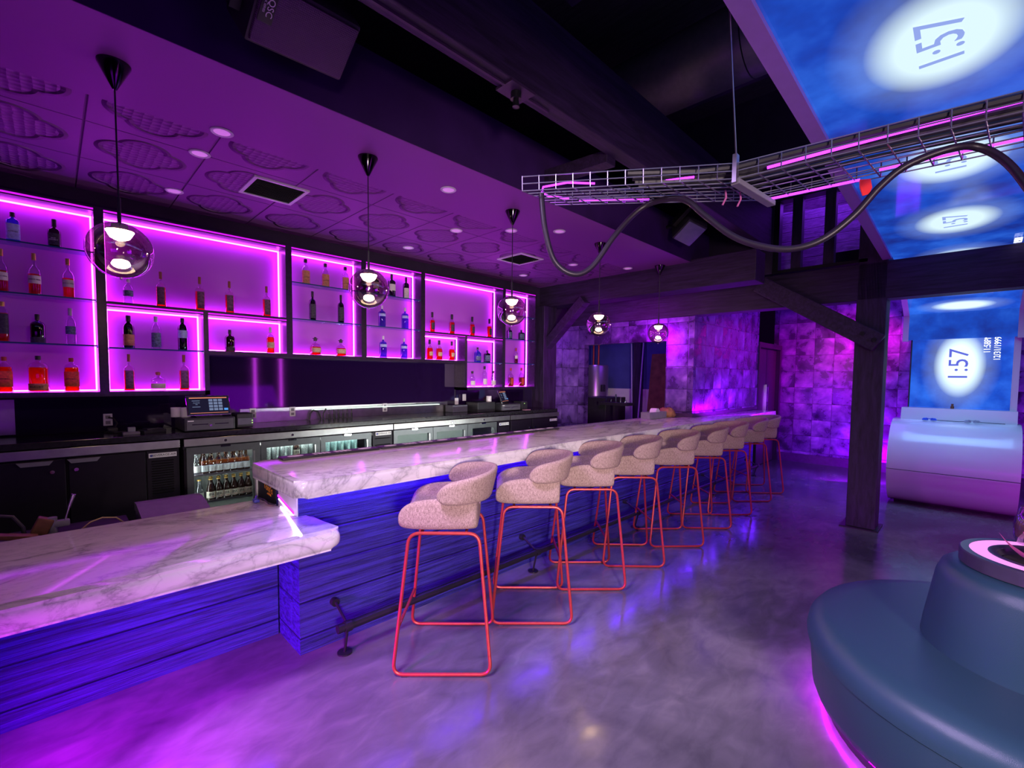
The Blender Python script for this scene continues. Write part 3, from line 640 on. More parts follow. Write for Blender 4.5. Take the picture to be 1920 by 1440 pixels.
build(MB().tube([(.93, 2.92, .82), (.91, 2.98, .815), (.90, 3.03, .835), (.89, 3.08, .835), (.88, 3.11, .815)], .004, 6), 'wire', RUBBER, tape, True)
build(MB().box(.862, .892, 3.09, 3.13, .806, .826, .003).cyl((.87, 3.10, .826), (.885, 3.13, .84), .006, 8), 'connector', P('blue_connector', (.06, .06, .4), .4, noise=.2), tape, True)
us = thing('under_bar_shelf', 'dark shelf unit on the bartender side below the raised counter', 'shelf', (2.4, 3.3, 0))
build(MB().box(.98, 4.0, 3.0, 3.04, .0, .97), 'back', BLKMETAL, us, True, smooth=0)
build(MB().box(.98, 4.0, 3.04, 3.55, .50, .545), 'shelf', BLKMETAL, us, True, smooth=0)
build(MB().box(.98, 1.02, 3.04, 3.5, 0, .5).box(3.9, 3.96, 3.04, 3.5, 0, .5), 'legs', BLKMETAL, us, True, smooth=0)
bx = thing('carton', 'dark carton with orange lettering tucked behind the end of the raised counter', 'box', (1.14, 3.34, .8))
build(MB().box(1.0, 1.28, 3.15, 3.52, .546, .97), 'carton', BLACKP, bx, True, smooth=0)
build(MB().box(.992, 1.0, 3.50, 3.525, .55, .97), 'edge', PANELW, bx, True, smooth=0)
letters("Tom's", .07, ORANGE, bx, frame_m((.998-1.14, 3.28-3.34, .845-.8), (0, -1, -.12), (0, 0, 1)))
build(MB().ext([(3.20, .90), (3.29, .885), (3.27, .955), (3.235, .93), (3.22, .965)], 0, .9945, .9985), 'emblem', ORANGE, bx, True, smooth=0)
build(MB().ext([(3.22, .80), (3.30, .805), (3.28, .815), (3.23, .812)], 0, .9945, .9985), 'emblem', ORANGE, bx, True, smooth=0)

# bar mats along the back edge of the raised top
MATX = [(1.0, 1.66), (1.68, 2.34), (2.36, 3.02), (3.04, 3.7)]
MATL = ['rubber bar mat with white print at the open left end of the raised counter', 'second rubber bar mat from the left end of the raised counter', 'third rubber bar mat from the left end of the raised counter', 'last rubber bar mat, farthest along the raised counter']
for k, (x0, x1) in enumerate(MATX):
    mt = thing('bar_mat', MATL[k], 'bar mat', ((x0+x1)/2, 3.045, 1.065), group='bar mats on the raised counter')
    Lm = x1-x0
    build(MB().box(-Lm/2, Lm/2, -.05, .05, 0, .014, .004), 'pad', RUBBER, mt)
    mb = MB()
    for s in (-1, 1): mb.lathe([(0, .0142), (.05, .0142), (.05, .0152), (0, .0154)], (s*Lm*.36, 0, 0), 20, sx=1, sy=.55)
    for j in range(9):
        if j != 4: mb.box(-.125+j*.029, -.125+j*.029+.02, -.026, .026, .014, .0152)
    build(mb, 'lettering', TXTW, mt, smooth=0)
o = build(MB().box(3.72, 6.17, 3.102, 3.112, .985, 1.07), 'edge_trim', STEEL, world=True, origin=(4.9, 3.107, .985), smooth=0)
tag(o, 'thin steel edge strip along the back of the raised marble counter', 'edging')
# things on the counter by the service opening
cad = thing('caddy', 'grey caddy box with a white roll on the counter before the service opening', 'caddy', (5.72, 3.0, 1.066))
build(MB().box(-.24, .20, -.06, .06, 0, .012).box(-.24, .20, -.065, -.055, 0, .085).box(-.24, .20, .055, .065, 0, .085).box(-.25, -.24, -.065, .065, 0, .085).box(.2, .21, -.065, .065, 0, .085), 'tray', GREYP, cad, smooth=0)
rl = thing('paper_roll', 'white paper roll standing on edge in the grey caddy', 'roll', (5.72, 3.0, 1.079))
build(MB().cyl((-.0, -.045, .06), (-.0, .045, .06), .058, 26), 'roll', PAPER, rl)
bg = MB().lathe([(0, 0), (.09, 0), (.11, .03), (.1, .08), (.075, .115), (.03, .125), (0, .12)], seg=18)
for v in bg.bm.verts: v.co += Vector((random.uniform(-.018, .018), random.uniform(-.012, .012), random.uniform(-.012, .012) if v.co.z > .01 else 0))
o = build(bg, 'paper_bag', BAGB, smooth=25); o.location = (6.04, 2.985, 1.067); tag(o, 'crumpled brown paper bag on the counter beside the tiled pier', 'bag')

# ------------------------------------------------------------------ bar stools
def make_stool(label):
    st = thing('bar_stool', label, 'bar stool', (0, 0, 0), 0, 'upholstered stools along the bar')
    for s in (-1, 1):
        q = [(.262, s*.253, .012), (-.262, s*.253, .012), (-.19, s*.195, .757), (.185, s*.195, .757)]
        build(MB().tube(fillet(q, .06, 6), .0095, 8, closed=True), 'side_frame', COPPER, st)
        for x in (.2, -.2): build(MB().box(x-.015, x+.015, s*.253-.009, s*.253+.009, 0, .005), 'foot_pad', RUBBER, st)
    build(MB().cyl((.239, -.235, .25), (.239, .235, .25), .009, 8), 'footrest', COPPER, st)
    build(MB().cyl((.12, -.195, .757), (.12, .195, .757), .008, 8).cyl((-.12, -.195, .757), (-.12, .195, .757), .008, 8), 'cross_bar', COPPER, st)
    rings = []
    for x, zt, wd, lo in [(-.185, .93, .18, .772), (-.172, .945, .2, .765), (-.08, .945, .215, .765), (.06, .94, .222, .765), (.15, .93, .222, .767), (.215, .90, .22, .772), (.24, .86, .214, .785), (.243, .835, .205, .80)]:
        tk = .038; fl = max(lo+.05, min(.842, zt-.02)) if x < .2 else max(lo+.018, zt-.022)
        rings.append([(x, -wd, zt), (x, -wd+.002, (zt+lo)/2), (x, -wd+.012, lo+.018), (x, -wd+.04, lo), (x, 0, lo), (x, wd-.04, lo), (x, wd-.012, lo+.018), (x, wd-.002, (zt+lo)/2),
                      (x, wd, zt), (x, wd-tk*.5, zt+.008), (x, wd-tk, zt), (x, wd-tk-.012, (zt+fl)/2), (x, wd-tk-.035, fl), (x, 0, fl-.008), (x, -wd+tk+.035, fl), (x, -wd+tk+.012, (zt+fl)/2), (x, -wd+tk, zt), (x, -wd+tk*.5, zt+.008)])
    build(MB().loft(rings), 'seat', TWEED, st, smooth=180, sub=2)
    rings = []
    n = 26
    for i in range(n+1):
        t = -1+2*i/n; a = t*R(103); e_ = max(0, (abs(t)-.80)/.20)
        k_ = math.sqrt(max(0, 1-e_*e_*.94)); lo0, hi0 = .912+.01*abs(t), 1.092-.055*abs(t)**1.6; mid = (lo0+hi0)/2-.01*e_; hh = (hi0-lo0)/2*k_
        ring = []
        for (dr, dz) in [(0, -1), (.0, -.55), (.0, .0), (.0, .55), (.0, 1), (-.035, 1), (-.035, .55), (-.035, 0), (-.035, -.55), (-.035, -1)]:
            z = mid+dz*hh; fl = .05*(z-.89)/.22
            rx, ry = .225+fl+dr*(1-.5*e_*0), .262+fl*.7+dr
            ring.append((-.02-rx*math.cos(a), ry*math.sin(a), z))
        rings.append(ring)
    build(MB().loft(rings), 'backrest', TWEED, st, smooth=180, sub=1)
    return st
SX = [(1.60, 2.11), (2.322, 2.122), (2.994, 2.139), (3.611, 2.131), (4.313, 2.096), (5.071, 2.106), (5.757, 2.123), (6.577, 2.146), (7.19, 2.16)]
SL = ['beige tub backed bar stool with coral legs, nearest the lower counter'] + ['beige tub backed bar stool with coral legs, %s in the row from the near end' % ORD[k] for k in range(1, 8)] + ['beige tub backed bar stool with coral legs, last at the far end of the bar']
s0 = make_stool(SL[0]); ang = R(135.8)
for k, (x, y) in enumerate(SX):
    a = ang+R([0, 0, 1, -1, 2, -2, 0, 1, -2][k])
    if k == 0: s0.location = (x, y, 0); s0.rotation_euler = (0, 0, a)
    else: dup(s0, (x, y, 0), a, SL[k])

# ------------------------------------------------------------------ pendants
def make_pendant(label):
    p = thing('pendant_lamp', label, 'pendant lamp', (0, 0, 0), 0, 'globe pendants over the bar')
    zc = 2.16-2.99
    build(MB().lathe([(0, 0), (.062, 0), (.062, -.006), (.008, -.115), (0, -.116)], seg=28), 'canopy', P('black_chrome', (.06, .055, .06), .12, 1, noise=.05), p)
    build(MB().cyl((0, 0, -.115), (0, 0, zc+.22), .0035, 6).cyl((0, 0, zc+.24), (0, 0, zc+.12), .0075, 8), 'cord', BLACKP, p)
    prof = [(0, -.125)]+[(.125*math.cos(R(a)), .125*math.sin(R(a))) for a in range(-85, 86, 6)]+[(0, .125)]
    g = build(MB().lathe(prof, (0, 0, zc), 40), 'globe', GLOBE, p, smooth=180)
    build(MB().lathe([(0, .124), (.03, .121), (.032, .1), (.052, .094), (.053, .088), (0, .088)], (0, 0, zc), 24), 'lamp_cap', STEEL, p)
    build(MB().lathe([(0, .0875), (.052, .0875), (.036, .058), (.014, .047), (0, .046)], (0, 0, zc), 24), 'bulb', WARM, p)
    build(MB().lathe([(0, -.122), (.006, -.124), (.005, -.131), (0, -.133)], (0, 0, zc), 12), 'finial', STEEL, p)
    return p
PL = ['smoked glass globe pendant, nearest, hanging over the lower counter', 'smoked glass globe pendant, second from the near end of the bar', 'smoked glass globe pendant, third, before the narrow end cabinets', 'smoked glass globe pendant, fourth, before the left side of the service opening', 'smoked glass globe pendant, farthest, beside the tiled pier']
p0 = make_pendant(PL[0])
for k, x in enumerate((.245, 1.478, 2.79, 4.08, 5.375)):
    if k == 0: p0.location = (x, 2.80, 2.99)
    else: dup(p0, (x, 2.80, 2.99), 0, PL[k])

# ------------------------------------------------------------------ ceiling fittings
DLP = [(.74, 3.12), (.71, 3.52), (.71, 4.37), (2.14, 2.83), (2.78, 3.55), (2.79, 4.4), (3.14, 3.17), (3.47, 2.85), (4.6, 3.55), (4.62, 4.42), (5.22, 3.16)]
DLL = ['plain disc by the nearest pendant, above and right of it', 'trimmed ring on a pressed panel right of the nearest pendant', 'trimmed ring nearest the bottle wall by the first wide cabinet', 'lone disc by the second pendant near the soffit', 'trimmed ring midway between second and third pendants', 'ring by the bottle wall beyond the second pendant', 'small disc just behind the third pendant cord', 'disc near the soffit beyond the third pendant', 'disc beyond the square far grille, by the hose loop', 'ring by the bottle wall beyond the far grille', 'farthest disc between the last two pendants']
LENS = P('downlight_lens', (.8, .72, .8), .5, noise=.02, emit=(.9, .25, 1), es=.4)  # pink glow put into the lens for purple room light on white plastic
dl0 = None
for k, (x, y) in enumerate(DLP):
    if dl0 is None:
        dl0 = thing('downlight', '', 'downlight', (x, y, 2.99), 0, 'recessed ceiling downlights')
        build(MB().lathe([(.04, 0), (.058, 0), (.06, -.004), (.055, -.008), (.043, -.006), (.04, 0)], seg=28), 'trim_ring', WHITE, dl0)
        build(MB().lathe([(0, -.002), (.042, -.002), (.042, -.004), (0, -.005)], seg=24), 'lens', LENS, dl0)
        o = dl0
    else: o = dup(dl0, (x, y, 2.99))
    o['label'] = 'round ceiling downlight, '+DLL[k]
for k, (x, y) in enumerate([(1.24, 3.81), (3.96, 3.84)]):
    v = thing('ceiling_vent', ['square dark ceiling grille with pale frame, nearer, left of the second pendant', 'square dark ceiling grille with pale frame, farther, behind the third pendant'][k], 'vent', (x, y, 2.99), 0, 'square ceiling grilles')
    build(MB().box(-.19, .19, -.2, -.175, -.012, 0).box(-.19, .19, .175, .2, -.012, 0).box(-.19, -.165, -.175, .175, -.012, 0).box(.165, .19, -.175, .175, -.012, 0), 'frame', WHITE, v, smooth=0)
    mb = MB()
    for j in range(13): mb.obox((0, -.16+j*.0267, -.006), (.33, .02, .002), Matrix.Rotation(R(35), 3, 'X'))
    build(mb, 'slats', BLACKP, v, smooth=0)
    build(MB().box(-.165, .165, -.175, .175, -.0012, -.0002), 'backing', BLACKP, v, smooth=0)

# ------------------------------------------------------------------ loudspeakers
GRILL = None
def mat_grille():
    m, t = nt('speaker_grille'); b = N(t, 'ShaderNodeBsdfPrincipled'); b.inputs['Base Color'].default_value = (.07, .03, .09, 1); b.inputs['Roughness'].default_value = .5; b.inputs['Metallic'].default_value = .4
    vo = N(t, 'ShaderNodeTexVoronoi'); vo.inputs['Scale'].default_value = 130; vo.inputs['Randomness'].default_value = 0
    tc = N(t, 'ShaderNodeTexCoord'); t.links.new(tc.outputs['Object'], vo.inputs['Vector'])
    t.links.new(bumpn(t, vo.outputs['Distance'], 1, .006), b.inputs['Normal'])
    t.links.new(ramp(t, vo.outputs['Distance'], [(.25, (.01, .006, .012)), (.5, (.12, .06, .15))]), b.inputs['Base Color'])
    out(t, b.outputs[0]); return m
GRILL = mat_grille()
def speaker(label, loc, M3, W_, H_, D_, brand=True):
    s = thing('loudspeaker', label, 'loudspeaker', loc); s.rotation_euler = M3.to_euler()
    build(MB().box(-W_/2, W_/2, 0, D_, -H_/2, H_/2, .015), 'cabinet', BLACKP, s)
    build(MB().box(-W_/2+.012, W_/2-.012, -.012, .004, -H_/2+.014, H_/2-.014, .008), 'grille', GRILL if brand else P('bluish_grille', (.2, .2, .34), .4, .2, noise=.1), s)
    if brand:
        build(MB().box(-W_/2+.02, -W_/2+.078, -.016, -.01, H_/2-.16, H_/2-.04, .003), 'badge', BLACKP, s)
        letters('QSC', .036, TXTW, s, frame_m((-W_/2+.056, -.018, H_/2-.10), (0, 0, -1), (1, 0, 0)))
        letters('K SERIES', .012, TXTW, s, frame_m((-W_/2+.033, -.018, H_/2-.10), (0, 0, -1), (1, 0, 0)))
    inv = M3.inverted(); q0 = Vector((0, D_*.6, 0)); q1 = inv @ (Vector((loc[0]+(M3 @ q0).x, 2.455, loc[2]+(M3 @ q0).z))-Vector(loc))
    build(MB().cyl(q0, q1, .02, 10), 'mount_arm', BLKMETAL, s)
    build(MB().box(-W_/2-.05, -W_/2-.01, D_*.3, D_*.6, -.06, .2).cyl((-W_/2-.03, D_*.45, .1), (-W_/2-.03, D_+.1, .16), .018, 10), 'bracket', BLKMETAL, s)
    return s
def basis(x, y, z): 
    x, y, z = [Vector(q).normalized() for q in (x, y, z)]
    return Matrix(((x.x, y.x, z.x), (x.y, y.y, z.y), (x.z, y.z, z.z)))
def spk_basis(x, z):
    x = Vector(x).normalized(); z = Vector(z); z = (z-x*z.dot(x)).normalized(); return basis(x, z.cross(x), z)
speaker('large black loudspeaker tilted down from the soffit over the near end of the bar', (.831, 2.12, 3.081), spk_basis((.987, .121, .109), (.037, -.811, .584)), .445, .262, .22)
speaker('smaller loudspeaker with bluish grille hanging from the soffit below the cable tray', (4.739, 2.15, 3.104), spk_basis((.814, -.481, -.326), (-.306, -.833, .461)), .23, .275, .30, False)

# ================================================================== back bar: lit display cabinets
YF, YB_, YW = 4.62, 4.835, 4.848
def cabinet(label, x0, x1, z0, z1, shelves, boards=(), walls=(), raised=None):
    """x0..x1 outer; shelves: (z, xa, xb) glass; boards: (z, xa, xb) solid; walls: (x, za, zb); raised: (xa, xb, z) part whose floor sits higher"""
    c = thing('display_cabinet', label, 'cabinet', ((x0+x1)/2, YW, z0), group='lit bottle cabinets on the bar wall')
    t = .028
    mb = MB()
    mb.box(x0, x0+t, YF, YW, z0 if not (raised and raised[0] <= x0+.01) else raised[2], z1).box(x1-t, x1, YF, YW, z0 if not (raised and raised[1] >= x1-.01) else raised[2], z1)
    mb.box(x0+t, x1-t, YF, YW, z1-.035, z1)
    xa, xb = x0+t, x1-t
    if raised:
        ra, rb, rz = raised
        mb.box(max(ra, xa), min(rb, xb), YF, YW, rz, rz+.035)
        if ra > xa: mb.box(xa, ra, YF, YW, z0, z0+.035)
        if rb < xb: mb.box(rb, xb, YF, YW, z0, z0+.035)
    else: mb.box(xa, xb, YF, YW, z0, z0+.035)
    for (z, a, b) in boards: mb.box(max(a, xa), min(b, xb), YF, YW, z, z+.04)
    for (x, a, b) in walls: mb.box(x-.018, x+.018, YF, YW, a, b)
    build(mb, 'frame', FRAME, c, True, smooth=0)
    # bays = openings between frames; each has a frosted back and a light strip round its back edge
    return c
def bay(c, xa, xb, za, zb, shelves=()):
    build(MB().box(xa, xb, YB_, YB_+.012, za, zb), 'back_panel', BACKW, c, True, smooth=0)
    mb = MB(); s = .011; y0, y1 = YB_-.055, YB_-.042
    mb.box(xa+.003, xb-.003, y0, y1, zb-.003-s, zb-.003).box(xa+.003, xb-.003, y0, y1, za+.003, za+.003+s).box(xa+.003, xa+.003+s, y0, y1, za+.003+s, zb-.003-s).box(xb-.003-s, xb-.003, y0, y1, za+.003+s, zb-.003-s)
    build(mb, 'light_strip', STRIP, c, True, smooth=0)
    build(MB().box(xa, xb, YF-.004, YF+.004, zb+.008, zb+.02), 'edge_glow_strip', STRIPLO, c, True, smooth=0)  # added glow for the bright line along the front frame edge
    for z in shelves:
        build(MB().box(xa+.002, xb-.002, YF+.006, YB_-.058, z-.010, z, .002), 'glass_shelf', GLASSEDGE, c, True, smooth=0)
        build(MB().box(xa+.003, xb-.003, YF+.002, YF+.006, z-.010, z), 'shelf_edge', SHEDGE, c, True, smooth=0)
        mb = MB()
        for xx in (xa+.004, xb-.004): mb.box(xx-.004, xx+.004, YF+.03, YF+.05, z-.018, z-.0105)
        build(mb, 'shelf_clip', CHROME, c, True, smooth=0)
ZT, ZL, ZR = 2.82, 1.42, 1.762
S1, S2, S3 = 2.487, 2.140, 1.803
c = cabinet('leftmost tall backlit cabinet with three glass shelves of bottles', -.95, .286, ZL, ZT, ())
bay(c, -.922, .258, ZL+.035, ZT-.035, (S1, S2, S3))
c = cabinet('wide backlit cabinet behind the nearest pendant, with two small bays below', .286, 1.622, ZL, ZT, (), [(2.097, .3, 1.61)], [(.945, ZL, 2.097)], (.963, 1.622, ZR))
bay(c, .314, 1.594, 2.137, ZT-.035); bay(c, .314, .927, ZL+.035, 2.097, (S3-.01,)); bay(c, .963, 1.594, ZR+.035, 2.097)
c = cabinet('backlit three shelf cabinet left of the second pendant', 1.622, 2.382, ZR, ZT, ())
bay(c, 1.650, 2.354, ZR+.035, ZT-.035, (S1, S2))
c = cabinet('backlit three shelf cabinet right of the second pendant', 2.382, 3.130, ZR, ZT, ())
bay(c, 2.410, 3.102, ZR+.035, ZT-.035, (S1, S2))
c = cabinet('wide backlit cabinet left of the third pendant with two bays below', 3.130, 4.459, ZL, ZT, (), [(2.092, 3.1, 4.44)], [(3.785, ZL, 2.092)], (3.13, 3.767, ZR))
bay(c, 3.158, 4.431, 2.132, ZT-.035); bay(c, 3.158, 3.767, ZR+.035, 2.092); bay(c, 3.803, 4.431, ZL+.035, 2.092, (S3-.015,))
c = cabinet('narrow backlit end cabinet behind the third pendant', 4.459, 5.125, ZL, ZT, ())
bay(c, 4.487, 5.097, ZL+.035, ZT-.035, (S1-.02, S2-.005, S3-.01))

# ------------------------------------------------------------------ bottles
G_CLEAR = TINT('clear_bottle', (.9, .88, .92), .12); G_BROWN = TINT('brown_bottle', (.16, .05, .02), .12); G_GREEN = TINT('green_bottle', (.1, .22, .07), .12)
G_DARK = TINT('dark_bottle', (.05, .03, .035), .12); G_BLUE = TINT('blue_bottle', (.2, .42, .9), .14); G_VIO = TINT('violet_bottle', (.3, .3, .75), .12)
L_RED = LIQ('red_drink', (1, .06, .02)); L_AMB = LIQ('amber_drink', (.95, .2, .01)); L_DKR = LIQ('dark_red_drink', (.42, .03, .015)); L_PINK = LIQ('pink_drink', (.95, .16, .08)); L_BRN = LIQ('brown_drink', (.25, .05, .02))
def lab(name, a, b): return P(name, a, .6, noise=b, nscale=70)
LB_WHITE = lab('label_cream', (.72, .66, .6), .1); LB_BLACK = lab('label_black', (.05, .04, .06), .6); LB_DIA = lab('label_plum', (.14, .04, .12), .5); LB_TAN = lab('label_tan', (.55, .22, .1), .25)
LB_SLATE = lab('label_slate', (.12, .14, .25), .6); LB_RED = lab('label_red', (.6, .07, .02), .3); LB_BLUE = lab('label_paleblue', (.45, .5, .85), .2); LB_CRAFT = lab('label_kraft', (.6, .42, .26), .2)
C_BLACK = P('cap_black', (.03, .025, .03), .35, noise=.1); C_RED = P('cap_red', (.4, .05, .03), .4, noise=.1); C_WOOD = P('cap_wood', (.3, .1, .05), .6, noise=.2); C_GOLD = P('cap_gold', (.7, .45, .12), .3, .6, noise=.1); C_WHITE = P('cap_white', (.7, .65, .7), .4, noise=.05)
# kind: glass, drink, fill, cap, label, (label z range), body top, shoulder height, neck radius, cap length, squareness, word
KT = dict(
 blue=(G_BLUE, None, 0, C_BLACK, LB_BLUE, (.08, .6), .68, .12, .34, .14, 5, ('SAPPHIRE', .011)),
 jack=(G_BROWN, L_BRN, .62, C_BLACK, LB_BLACK, (.1, .5), .58, .12, .36, .26, 5, ("JACK\nDANIEL'S", .012)),
 pink=(G_CLEAR, L_PINK, .5, C_GOLD, LB_WHITE, (.27, .46), .54, .16, .3, .16, 2, ('DULCE VIDA', .012)),
 amber=(G_CLEAR, L_AMB, .72, C_GOLD, LB_BLACK, (.2, .7), .74, .1, .4, .14, 5, None),
 squat=(G_BROWN, L_DKR, .64, C_BLACK, LB_BLACK, (.02, .2), .62, .14, .3, .2, 3, None),
 clear=(G_CLEAR, None, 0, C_WHITE, LB_SLATE, (.28, .5), .56, .18, .34, .2, 2, None),
 fire=(G_CLEAR, L_AMB, .72, C_RED, LB_RED, (.16, .6), .7, .14, .3, .14, 4, ('FIRE BALL', .012)),
 bull=(G_CLEAR, L_AMB, .68, C_BLACK, LB_TAN, (.05, .24), .7, .14, .26, .15, 3, ('BULLEIT', .013)),
 hen=(G_CLEAR, L_RED, .56, C_WOOD, LB_DIA, (.06, .56), .58, .12, .26, .2, 3, None),
 dark=(G_DARK, None, 0, C_BLACK, LB_TAN, (.08, .42), .62, .16, .38, .2, 2, None),
 clab=(G_CLEAR, None, 0, C_WHITE, LB_SLATE, (.06, .5), .58, .18, .36, .16, 2, None),
 round=(G_DARK, None, 0, C_BLACK, LB_BLUE, (.38, .62), .66, .16, .36, .2, 2, None),
 patron=(G_CLEAR, None, 0, C_WOOD, LB_WHITE, (.12, .36), .52, .2, .3, .22, 3, None),
 red=(G_CLEAR, L_AMB, .62, C_WHITE, LB_CRAFT, (.2, .42), .56, .18, .32, .2, 2, None),
 tito=(G_CLEAR, None, 0, C_BLACK, LB_TAN, (.03, .54), .56, .2, .36, .13, 2, ('handmade', .012)),
 wine=(G_DARK, L_DKR, .7, C_BLACK, LB_BLACK, (.08, .56), .62, .12, .32, .18, 2, None),
 blan=(G_CLEAR, L_RED, .46, C_BLACK, LB_CRAFT, (.14, .4), .44, .22, .3, .24, 6, None),
 green=(G_GREEN, None, 0, C_BLACK, LB_WHITE, (.28, .56), .66, .1, .3, .2, 3, None),
 dkw=(G_DARK, None, 0, C_BLACK, LB_WHITE, (.05, .5), .66, .1, .3, .2, 2, None),
 blue2=(G_VIO, None, 0, C_WHITE, LB_BLUE, (.5, .62), .66, .1, .26, .16, 2, None),
 rum=(G_CLEAR, L_RED, .6, C_BLACK, LB_BLACK, (.14, .48), .54, .16, .36, .32, 2, None),
 rum2=(G_CLEAR, L_RED, .58, C_BLACK, LB_CRAFT, (.2, .4), .5, .2, .3, .22, 2, None),
 cblue=(G_BLUE, None, 0, C_BLACK, LB_SLATE, (.1, .4), .58, .18, .28, .15, 3, None),
 dk=(G_DARK, None, 0, C_BLACK, LB_SLATE, (.1, .6), .68, .12, .3, .18, 4, None),
 clr=(G_CLEAR, None, 0, C_BLACK, LB_WHITE, (.12, .4), .56, .2, .34, .15, 2, None),
 red2=(G_CLEAR, L_DKR, .5, C_RED, LB_WHITE, (.3, .5), .55, .2, .36, .2, 2, None),
 hen2=(G_CLEAR, L_DKR, .5, C_RED, LB_RED, (.1, .45), .56, .16, .3, .14, 3, None))
def super_ring(r, z, pw, n=20):
    res = []
    for k in range(n):
        a = 2*PI*k/n; ca, sa = math.cos(a), math.sin(a)
        f = r/((abs(ca)**pw+abs(sa)**pw)**(1/pw)); f = min(f, r*1.3); res.append((f*ca, f*sa, z))
    return res
def make_bottle(kind, r, h, label, loc, rotz, group, name='bottle'):
    gl, liq, fill, cap, lbm, (l0, l1), hb, hs, nr, cl, pw, word = KT[kind]
    b = thing(name, label, 'bottle', loc, rotz, group)
    rn = r*nr; ct = h*(1-cl)
    P_ = [(r*.9, 0, pw), (r, h*.02, pw), (r, h*hb, pw), (r*.93, h*(hb+hs*.35), pw), (r*.66+rn*.34, h*(hb+hs*.7), max(2, pw*.6)), (rn*1.15, h*(hb+hs), 2), (rn, h*(hb+hs+.04), 2), (rn, max(ct, h*(hb+hs+.05)), 2)]
    build(MB().loft([super_ring(a, z, q) for a, z, q in P_]), 'glass_body', gl, b, smooth=60)
    if liq:
        build(MB().loft([super_ring(a*.93, z, pw) for a, z in ((r*.88, .006), (r*.98, h*.03), (r*.98, h*min(fill, hb)), (r*.96 if fill <= hb else r*.8, h*fill))]), 'drink', liq, b, smooth=60)
    zc0 = max(ct, h*(hb+hs+.05))-.001
    if kind == 'blan': build(MB().lathe([(0, 0), (rn*1.3, 0), (rn*1.3, h*.1), (rn*2, h*.11), (rn*2, h*.14), (rn, h*.15), (rn*.8, h*.2), (0, h*.22)], (0, 0, h*.78), 14), 'cap', cap, b)
    elif kind == 'patron': build(MB().lathe([(0, 0), (rn*.9, 0), (rn*1.2, h*.06), (rn*1.15, h*.14), (0, h*.17)], (0, 0, zc0), 14), 'cap', cap, b)
    else: build(MB().lathe([(0, 0), (rn*1.18, 0), (rn*1.22, h-zc0-.003), (rn*1.1, h-zc0), (0, h-zc0)], (0, 0, zc0), 14), 'cap', cap, b)
    # label hugs the front (local -y)
    n = 10; rows = []
    for z in (h*l0, h*l1):
        row = []
        for k in range(n+1):
            a = -PI/2+R((-72+144*k/n)*(.55 if kind in ('hen', 'rum', 'rum2', 'hen2') else 1)); ca, sa = math.cos(a), math.sin(a); f = min(r/((abs(ca)**pw+abs(sa)**pw)**(1/pw)), r*1.3)+.0009
            row.append((f*ca, f*sa, z))
        rows.append(row)
    m = MB(); m.loft(rows, capped=False, closed_ring=False)
    lb = build(m, 'label', lbm, b, smooth=60)
    if word: letters(word[0], word[1]*(r/.034), TXTK if lbm in (LB_WHITE, LB_BLUE, LB_CRAFT, LB_TAN, LB_RED) else TXTW, lb, frame_m((0, -r*1.0-.0022, h*(l0+l1)/2), (1, 0, 0), (0, 0, 1)), ext=.0004, bend=(r+.001) if pw < 3 else None)
    return b
ROWS = dict(g1=(S1, 'top glass shelf of the leftmost cabinet'), g2=(S2, 'second glass shelf of the leftmost cabinet'), g3=(S3, 'third glass shelf of the leftmost cabinet'), g4=(ZL+.035, 'bottom of the leftmost cabinet'),
 h1=(2.137, 'floor of the wide bay behind the nearest pendant'), h2=(S3-.01, 'glass shelf of the small lower left bay'), h3=(ZL+.035, 'bottom of the small lower left bay'), h4=(ZR+.035, 'short bay above the mirror panel'),
 i1=(S1, 'top shelf left of the second pendant'), i2=(S2, 'middle shelf left of the second pendant'), i3=(ZR+.035, 'bottom left of the second pendant'),
 j1=(S1, 'top shelf behind the second pendant'), j2=(S2, 'middle shelf below the second pendant'), j3=(ZR+.035, 'bottom shelf below the second pendant'),
 k1=(2.132, 'floor of the wide bay before the third pendant'), k2=(ZR+.035, 'small square bay under the far wide bay'), k3=(S3-.015, 'glass shelf of the far lower bay'), k4=(ZL+.035, 'bottom of the far lower bay'),
 l1=(S2-.005, 'shelf behind the third pendant'), l2=(S3-.01, 'third shelf of the end cabinet'), l3=(ZL+.035, 'bottom of the end cabinet'))
DESC = dict(blue='square blue gin bottle', jack='square bottle with black label', pink='pink drink bottle with cream label', amber='tall square amber bottle', squat='squat dark brown bottle', clear='clear bottle with slate label', fire='red orange square bottle', bull='broad flask of amber drink', hen='red drink bottle with plum label', dark='dark bottle with tan label', clab='clear bottle with slate label', round='dark bottle with pale round label', patron='squat clear bottle with wooden stopper', red='bright orange red bottle', tito='clear bottle with tan label', wine='slim dark wine red bottle', blan='round squat bottle of red drink', green='dark green bottle with cream label', dkw='dark bottle with cream label', blue2='violet blue bottle with pale band', rum='slim red bottle with black cap', rum2='red bottle with kraft label', cblue='pale blue bottle', dk='small dark bottle', clr='clear bottle with cream label', red2='slim dark red bottle', hen2='half full dark red bottle')
